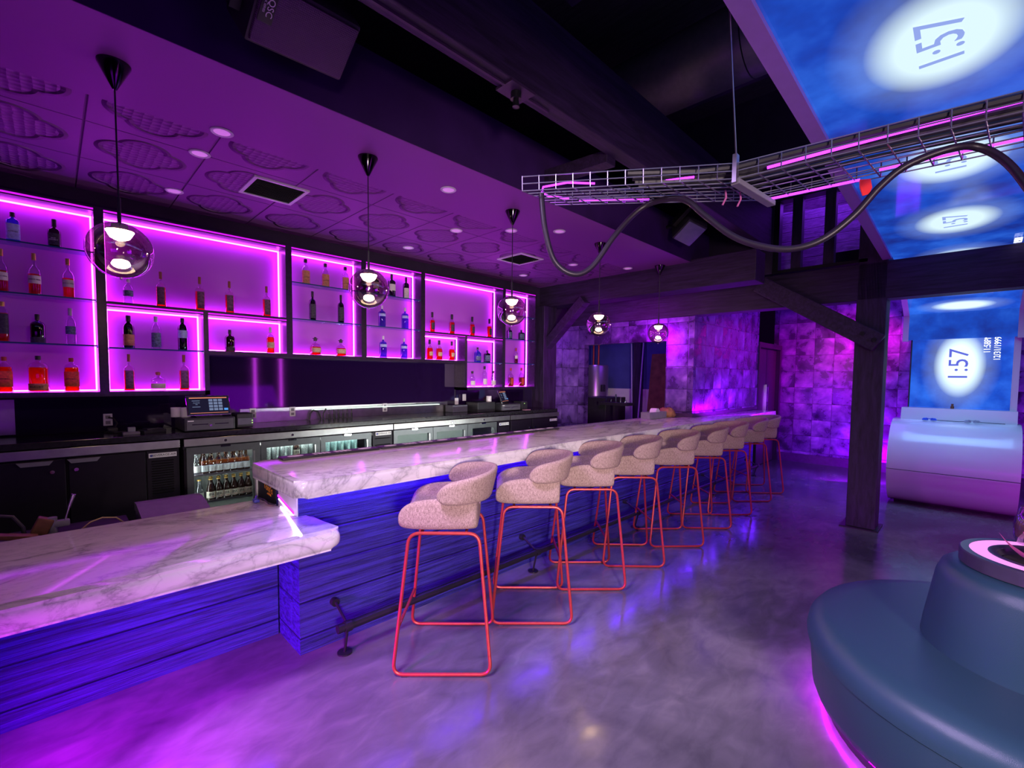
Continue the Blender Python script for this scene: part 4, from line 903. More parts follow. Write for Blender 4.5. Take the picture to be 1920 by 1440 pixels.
BT = [('g1', 'blue', -.152, .203, .034), ('g1', 'jack', .051, .205, .032), ('g2', 'pink', -.214, .293, .031), ('g2', 'pink', -.059, .292, .034), ('g2', 'pink', .113, .287, .033), ('g3', 'amber', -.220, .273, .028), ('g3', 'squat', -.054, .204, .038), ('g3', 'clear', .116, .266, .029),
 ('g4', 'fire', -.224, .246, .038), ('g4', 'bull', -.060, .259, .052), ('g4', 'fire', .111, .249, .041), ('h1', 'clear', .451, .212, .032), ('h1', 'hen', .657, .285, .034), ('h1', 'hen', .925, .286, .035), ('h1', 'hen', 1.148, .283, .035), ('h1', 'hen', 1.453, .283, .034),
 ('h2', 'dark', .444, .255, .036), ('h2', 'clab', .616, .264, .033), ('h2', 'round', .795, .268, .033), ('h3', 'hen', .439, .291, .034), ('h3', 'patron', .621, .166, .048), ('h3', 'hen', .798, .300, .035), ('h4', 'squat', 1.143, .195, .037), ('h4', 'red', 1.480, .246, .035),
 ('i1', 'tito', 1.815, .251, .039), ('i1', 'tito', 2.012, .242, .038), ('i1', 'tito', 2.222, .244, .037), ('i2', 'wine', 1.878, .292, .032), ('i2', 'wine', 2.172, .294, .031), ('i3', 'blan', 1.901, .183, .045), ('i3', 'blan', 2.168, .179, .045),
 ('j1', 'green', 2.571, .245, .034), ('j1', 'green', 2.770, .258, .039), ('j1', 'dkw', 2.958, .252, .036), ('j2', 'blue2', 2.647, .24, .040), ('j2', 'blue2', 2.943, .247, .041), ('j3', 'blue2', 2.659, .245, .041), ('j3', 'blue2', 2.928, .236, .039),
 ('k1', 'rum', 3.326, .246, .033), ('k1', 'rum', 3.629, .249, .036), ('k1', 'rum', 3.965, .252, .035), ('k1', 'rum', 4.270, .254, .034), ('k2', 'rum2', 3.287, .247, .042), ('k2', 'rum2', 3.430, .245, .042), ('k2', 'rum2', 3.626, .244, .040),
 ('k3', 'cblue', 4.061, .200, .043), ('k3', 'dk', 4.234, .167, .040), ('k4', 'clr', 3.970, .213, .039), ('k4', 'clr', 4.188, .284, .036), ('k4', 'clr', 4.347, .222, .037), ('l1', 'dk', 4.661, .167, .034), ('l1', 'dk', 4.903, .150, .039), ('l2', 'red2', 4.797, .224, .028), ('l3', 'hen2', 4.692, .269, .038), ('l3', 'hen2', 4.915, .275, .039)]
cnt = {}
for b in BT: cnt[b[:2]] = cnt.get(b[:2], 0)+1
seen = {}
for (rw, kd, x, h, r) in BT:
    z, where = ROWS[rw]; i = seen.get((rw, kd), 0); seen[(rw, kd)] = i+1; n = cnt[(rw, kd)]
    pos = '' if n == 1 else (['left ', 'right '] if n == 2 else ['leftmost ', 'middle ', 'rightmost '] if n == 3 else ['first ', 'second ', 'third ', 'fourth '])[i]
    make_bottle(kd, r, h, pos+DESC[kd]+', '+where, (x, 4.715, z+.0005), random.uniform(-.25, .1), where)

# ------------------------------------------------------------------ mirror panel, steel strip, counter
bs = thing('mirror_backsplash', 'glossy black backsplash between the lit cabinets and the back counter', 'backsplash', (2.2, 4.848, 1.14))
build(MB().box(-3, .944, 4.835, 4.848, 1.138, 1.419).box(.966, 3.764, 4.835, 4.848, 1.138, 1.759).box(3.79, 5.28, 4.835, 4.848, 1.138, 1.419), 'panel', BLACKG, bs, True, smooth=0)
build(MB().box(1.24, 3.64, 4.822, 4.834, 1.138, 1.27), 'steel_strip', STEEL, bs, True, smooth=0)
build(MB().box(-1.2, -.19, 4.822, 4.834, 1.15, 1.40), 'reflection_plate', STEEL, bs, True, smooth=0)  # plate added for a whitish reflection in the mirror backsplash
build(MB().box(1.9, 3.5, 4.80, 4.82, 1.235, 1.243), 'light_strip', E('cool_reflection', (.8, 1, .88), 1.6), bs, True, smooth=0)  # glowing bar standing in for the under-bar lamp reflected in the steel
o = build(MB().box(-3, 5.29, 4.325, 4.834, 1.092, 1.137, .004), 'back_counter', SLAB, world=True, origin=(1.1, 4.6, 1.092), smooth=0)
tag(o, 'black stone back counter above the coolers under the lit cabinets', 'countertop')
for k, x in enumerate((.31, 1.347, 1.707, 2.737)):
    ot = thing('power_outlet', ['white wall socket left of the near till, cord plugged in', 'white wall socket beside the receipt printer', 'white wall socket on the steel strip, second right of the near till', 'white wall socket at the middle of the steel strip'][k], 'socket', (x, 4.822 if k else 4.835, 1.18), group='wall sockets over the back counter')
    build(MB().box(-.028, .028, -.006, 0, 0, .095, .002), 'plate', PANELW, ot, smooth=0)
    build(MB().box(-.015, .015, -.0075, -.006, .012, .038).box(-.015, .015, -.0075, -.006, .055, .081), 'outlet', GREYP, ot, smooth=0)
o = build(MB().tube([(.315, 4.82, 1.245), (.34, 4.79, 1.24), (.36, 4.76, 1.2), (.33, 4.72, 1.145), (.28, 4.68, 1.143), (.33, 4.62, 1.143), (.40, 4.66, 1.143)], .006, 6).box(.30, .36, 4.71, 4.78, 1.138, 1.17, .005), 'plug_cable', RUBBER, world=True, origin=(.33, 4.72, 1.138))
tag(o, 'black plug and cord bunched below the left wall socket', 'cord')
o = build(MB().box(-.05, .05, -.03, .03, 0, .02, .003).box(-.02, .025, -.02, .02, .02, .055, .003), 'card_reader', GREYP, smooth=0); o.location = (.415, 4.46, 1.137); tag(o, 'small grey card reader stand on the back counter, left of the till', 'reader')
o = build(MB().box(-.075, .075, -.06, .06, 0, .022, .003).box(-.05, .06, -.05, .03, .022, .035, .003), 'order_pad', BLACKP, smooth=0); o.location = (.545, 4.52, 1.137); o.rotation_euler = (0, 0, .3); tag(o, 'flat black pad lying on the counter beside the paper rolls', 'pad')
for k, (x, y) in enumerate(((.71, 4.56), (.765, 4.50))):
    o = build(MB().lathe([(.012, 0), (.034, 0), (.036, .003), (.036, .075), (.034, .078), (.012, .078), (.012, 0)], seg=22), 'receipt_roll', PAPER); o.location = (x, y, 1.2465)
    tag(o, ['left white receipt roll on the till drawer', 'right white receipt roll against the till screen'][k], 'roll', 'receipt rolls at the near till')
def cash_drawer(label, x, y, w_, d_, h_):
    t = thing('cash_drawer', label, 'cash drawer', (x, y, 1.137))
    build(MB().box(-w_/2, w_/2, 0, d_, .006, h_, .004), 'body', BLACKP, t, smooth=0)
    build(MB().box(-w_/2+.012, w_/2-.012, -.008, 0, .012, h_-.012, .003), 'drawer', P('drawer_front', (.09, .085, .11), .5, noise=.1), t, smooth=0)
    build(MB().box(-w_*.36, -w_*.05, -.0092, -.008, h_*.5, h_*.56).box(w_*.08, w_*.36, -.0092, -.008, h_*.5, h_*.56), 'slot', BLACKG, t, smooth=0)
    build(MB().cyl((0, -.008, h_*.42), (0, -.016, h_*.42), .009, 12), 'lock', CHROME, t)
    build(MB().box(-w_/2+.02, -w_/2+.06, -.0094, -.008, h_-.026, h_-.018), 'badge', TXTW, t, smooth=0)
    return t
SCR_D = E('till_screen', (.012, .01, .03), 1.0); KEY = E('till_key', (.2, .25, .42), .8); KEYB = E('till_key_blue', (.1, .35, .9), 1.0); BARO = E('till_bar', (.95, .3, .16), .9)
def till(label, x, y, z, rz, W_=.30, H_=.165):
    t = thing('till_screen', label, 'till', (x, y, z), rz)
    T = Matrix.Translation((0, 0, .02)) @ Matrix.Rotation(R(-22), 4, 'X')
    def tb(mb): mb.bm.transform(T); return mb
    build(tb(MB().box(-W_/2, W_/2, 0, .018, 0, H_, .006)), 'housing', BLACKP, t, smooth=0)
    build(tb(MB().box(-W_/2-.003, W_/2+.003, .004, .012, -.003, H_+.003, .003)), 'bezel', CHROME, t, smooth=0)
    build(tb(MB().box(-W_/2+.008, W_/2-.008, -.001, 0, .008, H_-.008)), 'display', SCR_D, t, smooth=0)
    mb = MB()
    for r_ in range(4):
        for c_ in range(3): mb.box(.0+c_*.034, .028+c_*.034, -.0022, -.001, .035+r_*.026, .055+r_*.026)
    build(tb(mb), 'keypad', KEY, t, smooth=0)
    build(tb(MB().box(.106, .134, -.0022, -.001, .035, .052)), 'enter_key', KEYB, t, smooth=0)
    build(tb(MB().box(-W_/2+.018, W_/2-.018, -.0022, -.001, H_-.024, H_-.017).box(-W_/2+.018, W_/2-.018, -.0022, -.001, .014, .017)), 'status_bar', BARO, t, smooth=0)
    letters('CLOCK\nIN', .014, KEY, t, T @ frame_m((-.085, -.0022, .095), (1, 0, 0), (0, 0, 1)))
    build(tb(MB().box(-.115, -.06, -.0018, -.001, .066, .07).box(-.115, -.06, -.0018, -.001, .118, .122)), 'box_outline', KEY, t, smooth=0)
    build(MB().box(-.09, .09, .01, .11, 0, .012, .003).box(-.03, .03, .045, .075, .01, .075), 'stand', BLACKP, t, smooth=0)
    return t
cash_drawer('grey black cash drawer under the near till screen', .905, 4.355, .35, .4, .108)
till('touch screen till with lit keypad on the near cash drawer', .912, 4.40, 1.246, 0)
pr = thing('receipt_printer', 'black receipt printer right of the near till', 'printer', (1.17, 4.40, 1.137))
build(MB().box(-.062, .062, 0, .18, .005, .125, .008), 'body', BLACKP, pr, smooth=0)
build(MB().box(-.058, .058, -.003, .0, .03, .085, .002), 'front_panel', P('printer_front', (.12, .11, .16), .4, noise=.1), pr, smooth=0)
build(MB().box(.048, .058, -.005, -.003, .06, .068).box(.048, .058, -.005, -.003, .04, .048), 'status_light', E('green_led', (.6, 1, .3), 1), pr, smooth=0)
cash_drawer('black cash drawer under the far till screen', 4.39, 4.40, .37, .38, .10)
till('angled touch screen till on the far cash drawer', 4.33, 4.44, 1.238, R(28))
o = build(MB().box(-.15, .15, -.12, .12, 0, .125, .004), 'storage_box', BLACKP, smooth=0); o.location = (4.02, 4.60, 1.138); tag(o, 'low black box on the back counter left of the far till', 'box')
o = build(MB().box(-.12, .12, -.08, .08, 0, .09, .004), 'storage_box', P('box_slate', (.1, .1, .14), .5, noise=.1), smooth=0); o.location = (3.71, 4.72, 1.138); tag(o, 'grey box below the far bottle bays, left of the black box', 'box')
o = build(MB().lathe([(.012, 0), (.034, 0), (.036, .003), (.036, .075), (.034, .078), (.012, .078), (.012, 0)], seg=22), 'receipt_roll', PAPER); o.location = (4.12, 4.55, 1.2635); tag(o, 'white receipt roll on the low black box', 'roll')
for k, (x, zz) in enumerate(((3.80, 1.22), (3.93, 1.27), (4.62, 1.25))):
    o = build(MB().box(-.03, .03, -.004, 0, 0, .09, .001), 'switch_plate', PANELW, smooth=0); o.location = (x, 4.834, zz); tag(o, ['left', 'middle', 'right'][k]+' white plate on the backsplash around the far till', 'plate', 'white plates by the far till')
pr2 = thing('receipt_printer', 'small black printer right of the far till with a green light', 'printer', (4.70, 4.44, 1.137))
build(MB().box(-.06, .06, 0, .16, .004, .12, .008), 'body', BLACKP, pr2, smooth=0)
build(MB().box(-.01, .0, -.004, .0, .085, .095), 'status_light', E('green_led', (.6, 1, .3), 1), pr2, smooth=0)
build(MB().box(-.05, .05, -.07, -.001, .0, .006), 'receipt', P('pink_paper', (.7, .4, .5), .7, noise=.1), pr2, smooth=0)
cl = thing('faucet_hoses', 'two black hoses arching from the wall behind the back counter', 'hose', (2.0, 4.79, 1.138))
build(MB().tube([(1.86, 4.79, 1.14), (1.87, 4.79, 1.2), (1.9, 4.79, 1.235), (1.95, 4.79, 1.22), (1.98, 4.79, 1.14)], .008, 6).tube([(2.0, 4.78, 1.14), (2.0, 4.78, 1.2), (2.03, 4.78, 1.245)], .008, 6), 'hose', RUBBER, cl, True)
for k in range(6):
    o = build(MB().cyl((0, 0, 0), (0, 0, .05), .009, 10).cyl((0, 0, .05), (0, 0, .085), .005, 8).cyl((0, 0, .085), (0, 0, .095), .008, 8), 'spout_stopper', BLACKP); o.location = (2.06+.05*k, 4.78, 1.138); tag(o, 'black pour spout, %s of six lined up before the steel strip' % ORD[k], 'spout', 'pour spouts on the back counter')

# ------------------------------------------------------------------ coolers
STB = P('cooler_black', (.012, .007, .018), .5, spec=.25, noise=.15); GASK = P('cooler_frame', (.1, .11, .12), .4, .3, noise=.1); INNER = P('cooler_inner', (.26, .28, .275), .5, noise=.05)
COOLL = E('cooler_lamp', (.95, 1, .97), 30)
EDGESTEEL = P('satin_steel', (.34, .34, .34), .42, .9, noise=.1, nscale=14)
def cooler_shell(label, x0, x1, glass):
    c = thing('bar_cooler', label, 'cooler', ((x0+x1)/2, 4.55, .1), group='under counter coolers behind the bar')
    if glass:
        mb = MB().box(x0, x1, 4.36, 4.82, .1, .2).box(x0, x1, 4.36, 4.82, 1.0, 1.03).box(x0, x1, 4.80, 4.82, .2, 1.0).box(x0, x0+.02, 4.33, 4.80, .2, 1.0).box(x1-.22, x1, 4.33, 4.80, .2, 1.0)
    else: mb = MB().box(x0, x1, 4.33, 4.82, .1, 1.03)
    build(mb, 'cabinet', STB, c, True, smooth=0)
    build(MB().box(x0-.002, x1+.002, 4.30, 4.82, 1.03, 1.09, .003), 'top', SLAB, c, True, smooth=0)
    build(MB().box(x0-.002, x1+.002, 4.292, 4.30, 1.03, 1.088, .002), 'steel_edge', EDGESTEEL, c, True, smooth=0)
    return c
def sign(c, x, z, s=1.0, mat=PANELW):
    build(MB().box(x-.085*s, x+.085*s, 4.292, 4.297, z-.017*s, z+.017*s, .001), 'name_plate', mat, c, True, smooth=0)
    letters('BEVERAGE-AIR', .0225*s, TXTK, c, frame_m((x+.008*s-c.location.x, 4.2915-c.location.y, z-c.location.z), (1, 0, 0), (0, 0, 1)))
    build(MB().cyl((x-.07*s, 4.2905, z), (x-.07*s, 4.292, z), .009*s, 14), 'emblem', BLUEW, c, True)
def vents(c, x0, x1, z0, z1, n=14):
    build(MB().box(x0, x1, 4.302, 4.33, .12, 1.02), 'service_panel', STB, c, True, smooth=0)
    mb = MB()
    for k in range(n): mb.obox(((x0+x1)/2, 4.299, z0+(z1-z0)*k/(n-1)), (x1-x0-.05, .012, .004), Matrix.Rotation(R(30), 3, 'X'))
    build(mb, 'vent_slats', BLKMETAL, c, True, smooth=0)
def solid_door(c, xa, xb, hx, lock):
    d = build(MB().box(xa, xb, 4.303, 4.33, .14, 1.018, .004), 'door', STB, c, True, smooth=0)
    if hx is not None: build(MB().ext([(hx-.085, 1.012), (hx+.085, 1.012), (hx+.065, .985), (hx-.065, .985)], 1, 4.285, 4.303), 'handle', GREYP, d, True, smooth=0)
    if lock is not None: build(MB().cyl((lock[0], 4.303, lock[1]), (lock[0], 4.293, lock[1]), .012, 12), 'lock', CHROME, d, True)
c = cooler_shell('black two door cooler at the left end of the back bar', -.95, .685, False)
solid_door(c, -.9, .052, -.09, (-.012, .935)); solid_door(c, .066, .478, .145, (.105, .938))
vents(c, .486, .67, .70, .94); sign(c, .58, .985)
def glass_door(c, xa, xb, hinge):
    d = build(MB().box(xa, xb, 4.31, 4.345, .96, 1.018).box(xa, xb, 4.31, 4.345, .14, .24).box(xa, xa+.045, 4.31, 4.345, .24, .96).box(xb-.055, xb, 4.31, 4.345, .24, .96), 'door', GASK, c, True, smooth=0)
    build(MB().box(xa+.045, xb-.055, 4.328, 4.332, .24, .96), 'glass', DOORG, d, True, smooth=0)
    build(MB().box(xb-.052, xb-.042, 4.302, 4.31, .3, .95), 'handle', STEEL, d, True, smooth=0)
    build(MB().cyl(((xa+xb)/2, 4.292, 1.06), ((xa+xb)/2, 4.286, 1.06), .011, 12).box((xa+xb)/2-.035, (xa+xb)/2+.035, 4.29, 4.31, 1.008, 1.024), 'lock', CHROME, d, True)
def inner_shelf(c, xa, xb, z):
    mb = MB().box(xa+.02, xb-.02, 4.36, 4.372, z-.012, z)
    for k in range(12): mb.box(xa+.02, xb-.02, 4.375+k*.03, 4.381+k*.03, z-.008, z)
    for k in range(4): mb.box(xa+.04+(xb-xa-.08)*k/3-.003, xa+.04+(xb-xa-.08)*k/3+.003, 4.36, 4.75, z-.012, z-.008)
    build(mb, 'wire_shelf', WIRE, c, True, smooth=0)
def liner(c, x0, x1):
    build(MB().box(x0+.02, x1-.22, 4.79, 4.80, .2, 1.0).box(x0+.02, x1-.22, 4.35, 4.79, .2, .21), 'liner', INNER, c, True, smooth=0)
    build(MB().box(x0+.04, x1-.24, 4.365, 4.385, .985, .997).box(x0+.022, x0+.03, 4.35, 4.365, .25, .95), 'lamp', COOLL, c, True, smooth=0)
c1 = cooler_shell('three door glass cooler of bottles and cans below the near till', .715, 2.53, True); liner(c1, .715, 2.53)
for xa, xb in ((.73, 1.255), (1.262, 1.77), (1.777, 2.292)): glass_door(c1, xa, xb, 0); inner_shelf(c1, xa, xb, .785 if xa < 1 else .84); inner_shelf(c1, xa, xb, .562)
vents(c1, 2.305, 2.525, .62, .95, 6); sign(c1, 2.42, 1.0, 1.05)
c2 = cooler_shell('three door glass cooler, nearly empty, beyond the can cooler', 2.545, 4.265, True); liner(c2, 2.545, 4.265)
for xa, xb in ((2.55, 3.05), (3.058, 3.556), (3.565, 4.045)): glass_door(c2, xa, xb, 0); inner_shelf(c2, xa, xb, .80)
vents(c2, 4.056, 4.26, .62, .95, 6); sign(c2, 4.16, .985, 1.0)
c3 = cooler_shell('small black two door cooler at the far end of the back bar', 4.285, 5.28, False)
solid_door(c3, 4.295, 4.705, None, (4.66, .9)); solid_door(c3, 4.72, 5.27, None, (4.77, .9)); sign(c3, 5.16, .98, .95)

BEER = {}
def beer_proto(kind, label, group):
    b = thing('beer_bottle', label, 'bottle', (0, 0, 0), 0, group)
    body = [(0, 0), (.029, 0), (.031, .004), (.031, .088), (.026, .112), (.0145, .138), (.0125, .168), (.0135, .172), (.0135, .176), (0, .176)]
    s = .95
    gl = P('brown_beer_glass', (.035, .014, .01), .12, spec=.7, noise=.2) if kind == 'ipa' else TINT('amber_beer_glass', (.6, .34, .16), .14) if kind == 'amb' else TINT('clear_beer_glass', (.9, .9, .92), .14)
    build(MB().lathe([(r*s, z*s) for r, z in body], seg=18), 'glass_body', gl, b)
    if kind == 'amb': build(MB().lathe([(0, .004), (.027, .004), (.027, .085), (.022, .105), (0, .106)], seg=14), 'drink', LIQ('beer_drink', (.34, .13, .03)), b)
    build(MB().lathe([(0, .166), (.0155, .166), (.0155, .172), (.013, .176), (0, .176)], (0, 0, -.002), 14), 'cap', C_GOLD, b)
    lm = {'ipa': P('label_ipa', (.85, .82, .7), .6, noise=.05), 'amb': P('label_pale', (.62, .68, .72), .6, noise=.25, nscale=120), 'clr': P('label_white2', (.7, .72, .74), .6, noise=.1)}[kind]
    lb = build(MB().lathe([(.0305, .016), (.0305, .068)], seg=18, a0=-PI/2-R(100), a1=-PI/2+R(100)), 'label', lm, b)
    if kind == 'ipa':
        letters('IPA', .033, TXTK, lb, frame_m((0, -.0312, .045), (1, 0, 0), (0, 0, 1)), bend=.0312, sx=.85)
        letters('LAGER', .010, P('red_ink', (.6, .05, .04), .6, noise=.03), lb, frame_m((.004, -.0312, .026), (1, 0, 0), (0, 0, 1)), bend=.0312)
    if kind == 'amb': build(MB().lathe([(.0285, .076), (.0255, .104)], seg=14), 'neck_label', P('orange_label', (.45, .2, .04), .5, noise=.2), b)
    return b
def fill_row(kind, n, x0, x1, y, z, rowname, group):
    for k in range(n):
        lab_ = '%s, %s from the left' % (rowname, ORD[k])
        x = x0+(x1-x0)*k/(n-1)
        if kind not in BEER: BEER[kind] = beer_proto(kind, lab_, group); BEER[kind].location = (x, y, z)
        else: dup(BEER[kind], (x, y, z), 0, lab_, group)
fill_row('amb', 7, .862, 1.17, 4.41, .7855, 'amber bottle with pale label, front row of cooler top shelf', 'amber bottles on the cooler shelf')
fill_row('amb', 6, .87, 1.16, 4.49, .7855, 'amber bottle, back row of cooler top shelf', 'amber bottles on the cooler shelf')
fill_row('ipa', 6, .905, 1.185, 4.41, .5625, 'brown bottle lettered IPA, front row', 'brown beer bottles in the cooler')
fill_row('ipa', 6, .925, 1.205, 4.49, .5625, 'brown bottle lettered IPA, back row', 'brown beer bottles in the cooler')
b = beer_proto('clr', 'clear bottle at the left end of the cooler top shelf', 'clear bottles in the cooler'); b.location = (.808, 4.41, .7855)
b = dup(b, (.828, 4.42, .5625), 0, 'clear bottle at the left end of the lower cooler shelf')
b = dup(BEER['ipa'], (1.585, 4.40, .8405), 0, 'single dark bottle standing among the cans', 'cans in the middle door')
can0 = None
CANM = [P('can_grey', (.45, .52, .52), .4, .4, noise=.6, nscale=140), P('can_teal', (.3, .48, .48), .4, .4, noise=.35, nscale=120)]
CANPROF = [(0, 0), (.024, 0), (.031, .008), (.031, .104), (.026, .114)]
protos = []
for q in range(2):
    cn = thing('drink_can', '', 'can', (0, 0, 0))
    build(MB().lathe(CANPROF, seg=18), 'body', CANM[q], cn)
    build(MB().lathe([(.026, .114), (.027, .117), (.024, .117), (.023, .113), (0, .113)], seg=18), 'lid', STEEL, cn)
    protos.append(cn)
def cans(q, xs, y, rowname, group):
    for k, x in enumerate(xs):
        lb_ = '%s, %s from the left' % (rowname, ORD[k]); pz = .8405
        if protos[q].get('placed'): dup(protos[q], (x, y, pz), 0, lb_, group)
        else: protos[q]['placed'] = 1; protos[q].location = (x, y, pz); protos[q]['label'] = lb_; protos[q]['group'] = group
cans(0, (1.335, 1.405, 1.475, 1.525+.0, 1.66, 1.728), 4.40, 'grey patterned can, front row of the middle cooler door', 'cans in the middle door')
cans(0, (1.37, 1.44, 1.54, 1.62, 1.695), 4.47, 'grey patterned can, back row of the middle cooler door', 'cans in the middle door')
cans(1, (1.87, 1.94, 2.01, 2.08, 2.15), 4.40, 'teal can, front row of the third cooler door', 'cans in the third door')
cans(1, (1.90, 1.97, 2.04, 2.11), 4.47, 'teal can, back row of the third cooler door', 'cans in the third door')

# ------------------------------------------------------------------ work station behind the lower counter
ub = thing('work_bench', 'dark under bar bench behind the lower marble counter', 'bench', (-.4, 3.45, 0))
build(MB().box(-3, .30, 3.24, 3.62, .70, .735, .004), 'top', BLKMETAL, ub, True, smooth=0)
build(MB().box(-3, -2.95, 3.26, 3.6, 0, .70).box(.22, .28, 3.26, 3.6, 0, .70).box(-1.4, -1.35, 3.26, 3.6, 0, .7), 'legs', BLKMETAL, ub, True, smooth=0)
ib = thing('ice_bin', 'stainless ice bin with sloping lid behind the lower counter', 'ice bin', (.56, 3.45, 0))
DULL = P('dull_steel', (.16, .17, .16), .55, .5, noise=.1)
build(MB().box(.34, .66, 3.26, 3.56, .0, .77), 'body', DULL, ib, True, smooth=0)
build(MB().ext([(3.25, .771), (3.57, .771), (3.57, .815), (3.48, .822), (3.25, .785)], 0, .335, .665), 'lid', DULL, ib, True, smooth=0)
sg = thing('soda_gun', 'grey bar gun with steel lever nozzle lying behind the lower counter', 'soda gun', (.02, 3.42, .736))
build(MB().cyl((-.02, 3.42, .737), (-.02, 3.42, .83), .022, 14).box(-.02, .05, 3.40, 3.44, .775, .81, .008), 'body', GREYP, sg, True)
build(MB().cyl((.03, 3.42, .80), (.05, 3.42, .88), .005, 10), 'stem', STEEL, sg, True)
build(MB().cyl((.047, 3.42, .87), (.068, 3.42, .94), .008, 12, .01), 'handle', STEEL, sg, True)
o = build(MB().obox((0, 0, .055), (.065, .06, .085), Matrix.Rotation(R(24), 3, 'Y'), .006), 'wood_block', WOODB, smooth=0); o.location = (-.055, 3.42, .737); tag(o, 'brown wooden block tilted behind the lower counter', 'block')
o = build(MB().obox((0, 0, .012), (.16, .06, .022), Matrix.Rotation(R(14), 3, 'Y'), .003), 'wood_stick', WOODB, smooth=0); o.location = (-.15, 3.34, .765); tag(o, 'flat brown stick lying left of the wooden block', 'stick')
o = build(MB().tube([(-.32, 3.45, .75), (-.28, 3.45, .84), (-.22, 3.44, .875), (-.16, 3.43, .86), (-.125, 3.42, .80), (-.12, 3.42, .745)], .009, 8), 'black_hose', RUBBER, world=True, origin=(-.2, 3.44, .74)); tag(o, 'black hose looping up behind the left end of the lower counter', 'hose')
o = build(MB().tube([(.09, 3.40, .742), (.13, 3.41, .775), (.18, 3.41, .79), (.24, 3.42, .775), (.27, 3.42, .742)], .004, 6), 'tan_cord', P('tan_rubber', (.6, .42, .22), .5, noise=.1), world=True, origin=(.18, 3.41, .74)); tag(o, 'thin tan tube arching right of the soda gun', 'tube')

# ------------------------------------------------------------------ store room seen through the service opening
wh = thing('water_heater', 'tall purple lit steel cylinder at the left of the service opening', 'cylinder', (8.45, 5.85, .0))
build(MB().lathe([(0, .02), (.27, .02), (.275, .04), (.275, 1.84), (.26, 1.87), (0, 1.88)], seg=36), 'tank', P('tank_metal', (.4, .36, .4), .3, .8, noise=.05), wh)
build(MB().cyl((-.05, -.1, 1.87), (-.05, -.1, 3.2), .02, 10).cyl((.05, .1, 1.87), (.05, .1, 2.9), .02, 10), 'pipe', COPPER, wh)
build(MB().box(-.16, -.06, -.3, -.24, 1.3, 1.45, .01), 'thermostat', BLACKP, wh, smooth=0)
o = build(MB().box(-.35, .35, -.3, .3, 0, 1.22, .01), 'cabinet', BLACKP, smooth=0); o.location = (7.7, 5.15, 0); tag(o, 'black cabinet in the store room below the steel cylinder', 'cabinet')
o = build(MB().ext([(-.02, 0), (.02, 0), (.30, 2.1), (.26, 2.1)], 1, -.32, .32), 'leaning_board', CARD, smooth=0); o.location = (8.6, 4.42, 0); tag(o, 'tall brown board leaning in the store room at right', 'board')
for k, (y, y1) in enumerate(((5.06, 5.30), (4.98, 5.00))):
    o = build(MB().cyl((8.7, y, 0), (8.98, y1, 2.5), .016, 10), 'pole', P('lilac_pole', (.5, .45, .7), .4, noise=.05), world=True, origin=(8.7, y, 0)); tag(o, ['slanted pale pole leaning on the store room wall', 'upright pale pole beside the slanted one'][k], 'pole')
o = build(MB().box(8.9, 9.03, 5.03, 5.2, 0, 2.6), 'timber_stud', TIMBER, world=True, origin=(8.96, 5.1, 0), smooth=0); tag(o, 'dark reddish stud between the two pale poles', 'stud')
eq = thing('mixer_stand', 'dark keyboard stand with small chrome gear in the store room', 'stand', (7.3, 4.6, 0))
build(MB().box(-.06, .06, -.02, .02, 0, 1.1).box(-.12, .12, -.3, .3, 1.1, 1.15), 'stand', BLACKP, eq, smooth=0)
for k in range(5): build(MB().cyl((0, -.2+k*.1, 1.15), (0, -.2+k*.1, 1.2+.05*(k % 3)), .014, 8), 'knob', CHROME, eq)
area('store_lamp', (7.2, 5.2, 2.9), (8.6, 5.2, 1.2), .4, 9, (.35, .1, 1))

# ------------------------------------------------------------------ cable tray with hose
TR = Vector((2.05, .7, 2.4)); tray = thing('cable_tray', 'zigzag wire cable tray hung from the roof with magenta LED inside', 'cable tray', TR)
# centre line and half width vectors
CLN = [(1.572, 1.41), (2.13, .69), (2.215, -.08), (2.30, -.95)]; HW = [(.11, 0), (.168, -.015), (.155, -.01), (.155, -.01)]
zt = 2.40
def lerp(a, b, t): return a+(b-a)*t
def across(seg, t, s, dz=0):
    (x0, y0), (x1, y1) = CLN[seg], CLN[seg+1]; (a0, b0), (a1, b1) = HW[seg], HW[seg+1]
    return Vector((lerp(x0+a0*s, x1+a1*s, t), lerp(y0+b0*s, y1+b1*s, t), zt+dz))
mb = MB()
for s in [-1+2*k/6 for k in range(7)]:
    mb.tube([across(0, 0, s), across(1, 0, s), across(2, 0, s), across(2, 1, s)], .0026, 5)
for s in (-1, 1):
    for dz in (.03, .06): mb.tube([across(0, 0, s, dz), across(1, 0, s, dz), across(2, 0, s, dz), across(2, 1, s, dz)], .0026, 5)
for seg, n in ((0, 12), (1, 10), (2, 10)):
    for k in range(n):
        t = k/n; mb.tube([across(seg, t, -1, .062), across(seg, t, -1), across(seg, t, 1), across(seg, t, 1, .062)], .0026, 5)
build(mb, 'wire_basket', WIRE, tray, True)
mb = MB().tube([across(0, .10, .55, .012), across(0, .03, .2, .014), across(0, .02, -.1, .02), across(0, .06, -.5, .03), across(0, .2, -.75, .034), across(0, .32, -.6, .03)], .0048, 6)
mb.tube([across(0, .12, .95, .012), across(0, .45, .95, .012)], .0048, 6).tube([across(0, .55, -.5, .035), across(0, .78, -.6, .035)], .0048, 6)
mb.tube([across(1, .0, .9, .0), across(1, .42, .9, .0)], .0048, 6).tube([across(1, .12, -.75, .03), across(1, .6, -.78, .04), across(2, .0, -.78, .045), across(2, .9, -.78, .045)], .0055, 6)
mb.tube([across(1, .5, .85, .02), across(2, 0, .85, .02), across(2, .9, .85, .02)], .0048, 6)
build(mb, 'light_tube', TRAYLED, tray, True)
mb = MB()
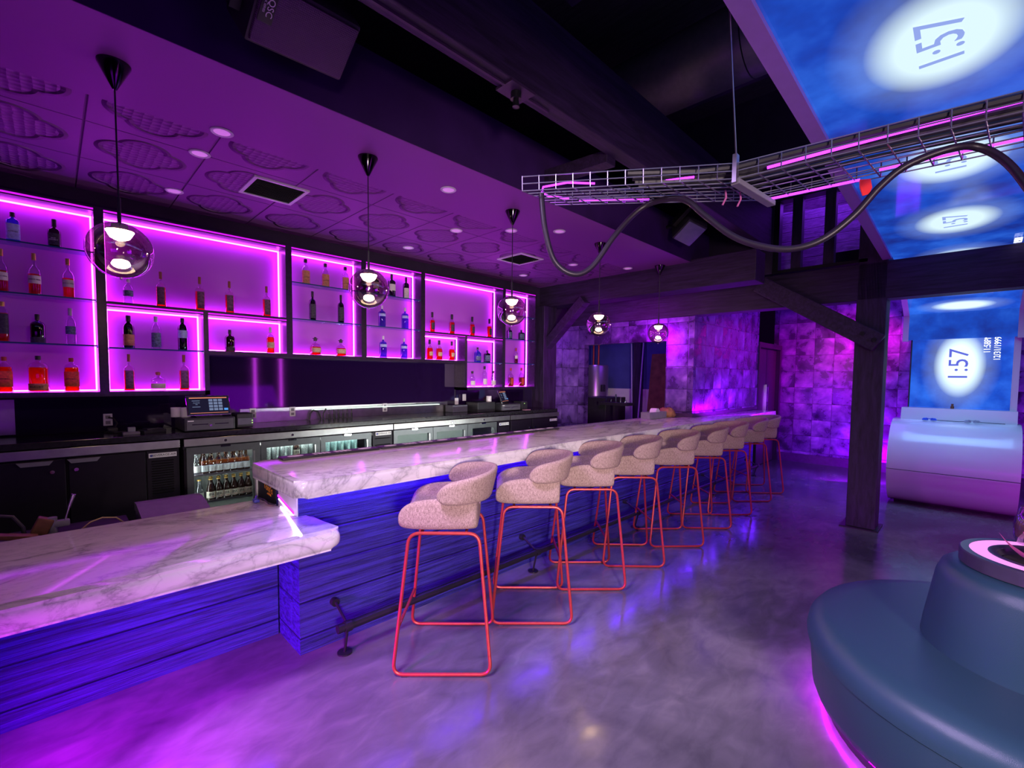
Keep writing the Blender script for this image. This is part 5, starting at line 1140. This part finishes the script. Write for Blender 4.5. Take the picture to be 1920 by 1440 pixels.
for s, dz, r in ((-.5, .03, .012), (-.3, .02, .01), (-.62, .045, .014), (0, .014, .008), (-.9, .05, .012)):
    mb.tube([across(0, .5, s, dz), across(0, .8, s*.8, dz), across(1, 0, s, dz), across(1, .5, s*.9, dz+.01), across(2, 0, s, dz), across(2, .95, s, dz)], r, 7)
build(mb, 'cables', RUBBER, tray, True)
j0, j1 = across(1, 0, -1.05), across(1, 0, 1.08)
mb = MB(); dv = (j1-j0); mb.obox((j0+j1)/2-Vector((0, 0, .014)), (dv.length, .035, .022), Matrix.Rotation(math.atan2(dv.y, dv.x), 3, 'Z'), .003)
build(mb, 'support_bracket', GREYP, tray, True, smooth=0)
mb = MB().box(j0.x-.014, j0.x+.014, j0.y-.008, j0.y+.008, zt-.02, zt+.09)
build(mb, 'hanger_plate', WIRE, tray, True, smooth=0)
build(MB().cyl((j0.x, j0.y, zt+.09), (j0.x-.25, j0.y+.11, 4.98), .0032, 8), 'hanger_rod', WIRE, tray, True)
mb = MB()
for s, t in ((-.1, .88), (.1, .93)): p = across(0, t, s); mb.tube([p, p+Vector((.01, 0, -.03)), p+Vector((.0, .01, -.06))], .004, 6)
build(mb, 'tie', P('pink_tie', (.6, .15, .4), .5, noise=.1), tray, True)
hs = thing('hose', 'thick dark hose looping below the wire cable tray and sagging across', 'hose', (2.0, .7, 2.06))
def smoothpath(pts, n=6):
    pts = [Vector(p) for p in pts]; res = []
    for i in range(len(pts)-1):
        p0, p1, p2, p3 = pts[max(0, i-1)], pts[i], pts[i+1], pts[min(len(pts)-1, i+2)]
        for k in range(n):
            t = k/n; res.append(.5*((2*p1)+(-p0+p2)*t+(2*p0-5*p1+4*p2-p3)*t*t+(-p0+3*p1-3*p2+p3)*t**3))
    return res+[pts[-1]]
build(MB().tube(smoothpath([(1.541, 1.37, 2.40), (1.556, 1.359, 2.248), (1.592, 1.332, 2.112), (1.661, 1.28, 2.059), (1.73, 1.229, 2.096), (1.807, 1.171, 2.23), (1.876, 1.12, 2.329), (1.915, 1.06, 2.377), (1.92, .953, 2.375), (1.937, .889, 2.35), (1.954, .827, 2.286), (1.982, .726, 2.188), (2.007, .631, 2.133), (2.036, .525, 2.104), (2.063, .426, 2.125), (2.088, .335, 2.198), (2.107, .264, 2.289), (2.126, .196, 2.347), (2.155, .09, 2.378), (2.2, .02, 2.375), (2.2, -.05, 2.30), (2.16, -.12, 2.15), (2.14, -.2, 2.0), (2.2, -.5, 1.9), (2.4, -1.2, 2.3)]), .0125, 10), 'tube', P('hose_rubber', (.016, .009, .02), .42, noise=.1), hs, True)
o = build(MB().ext([(-.02, .0), (.022, .004), (.03, -.03), (.02, -.055), (-.005, -.062), (-.018, -.03)], 1, -.002, .002), 'red_tag', REDTAG, smooth=0); p = across(1, .44, .9); o.location = p-Vector((0, 0, .004)); o.rotation_euler = (0, 0, R(-45))
tag(o, 'small red film tag dangling from the wire cable tray', 'tag')
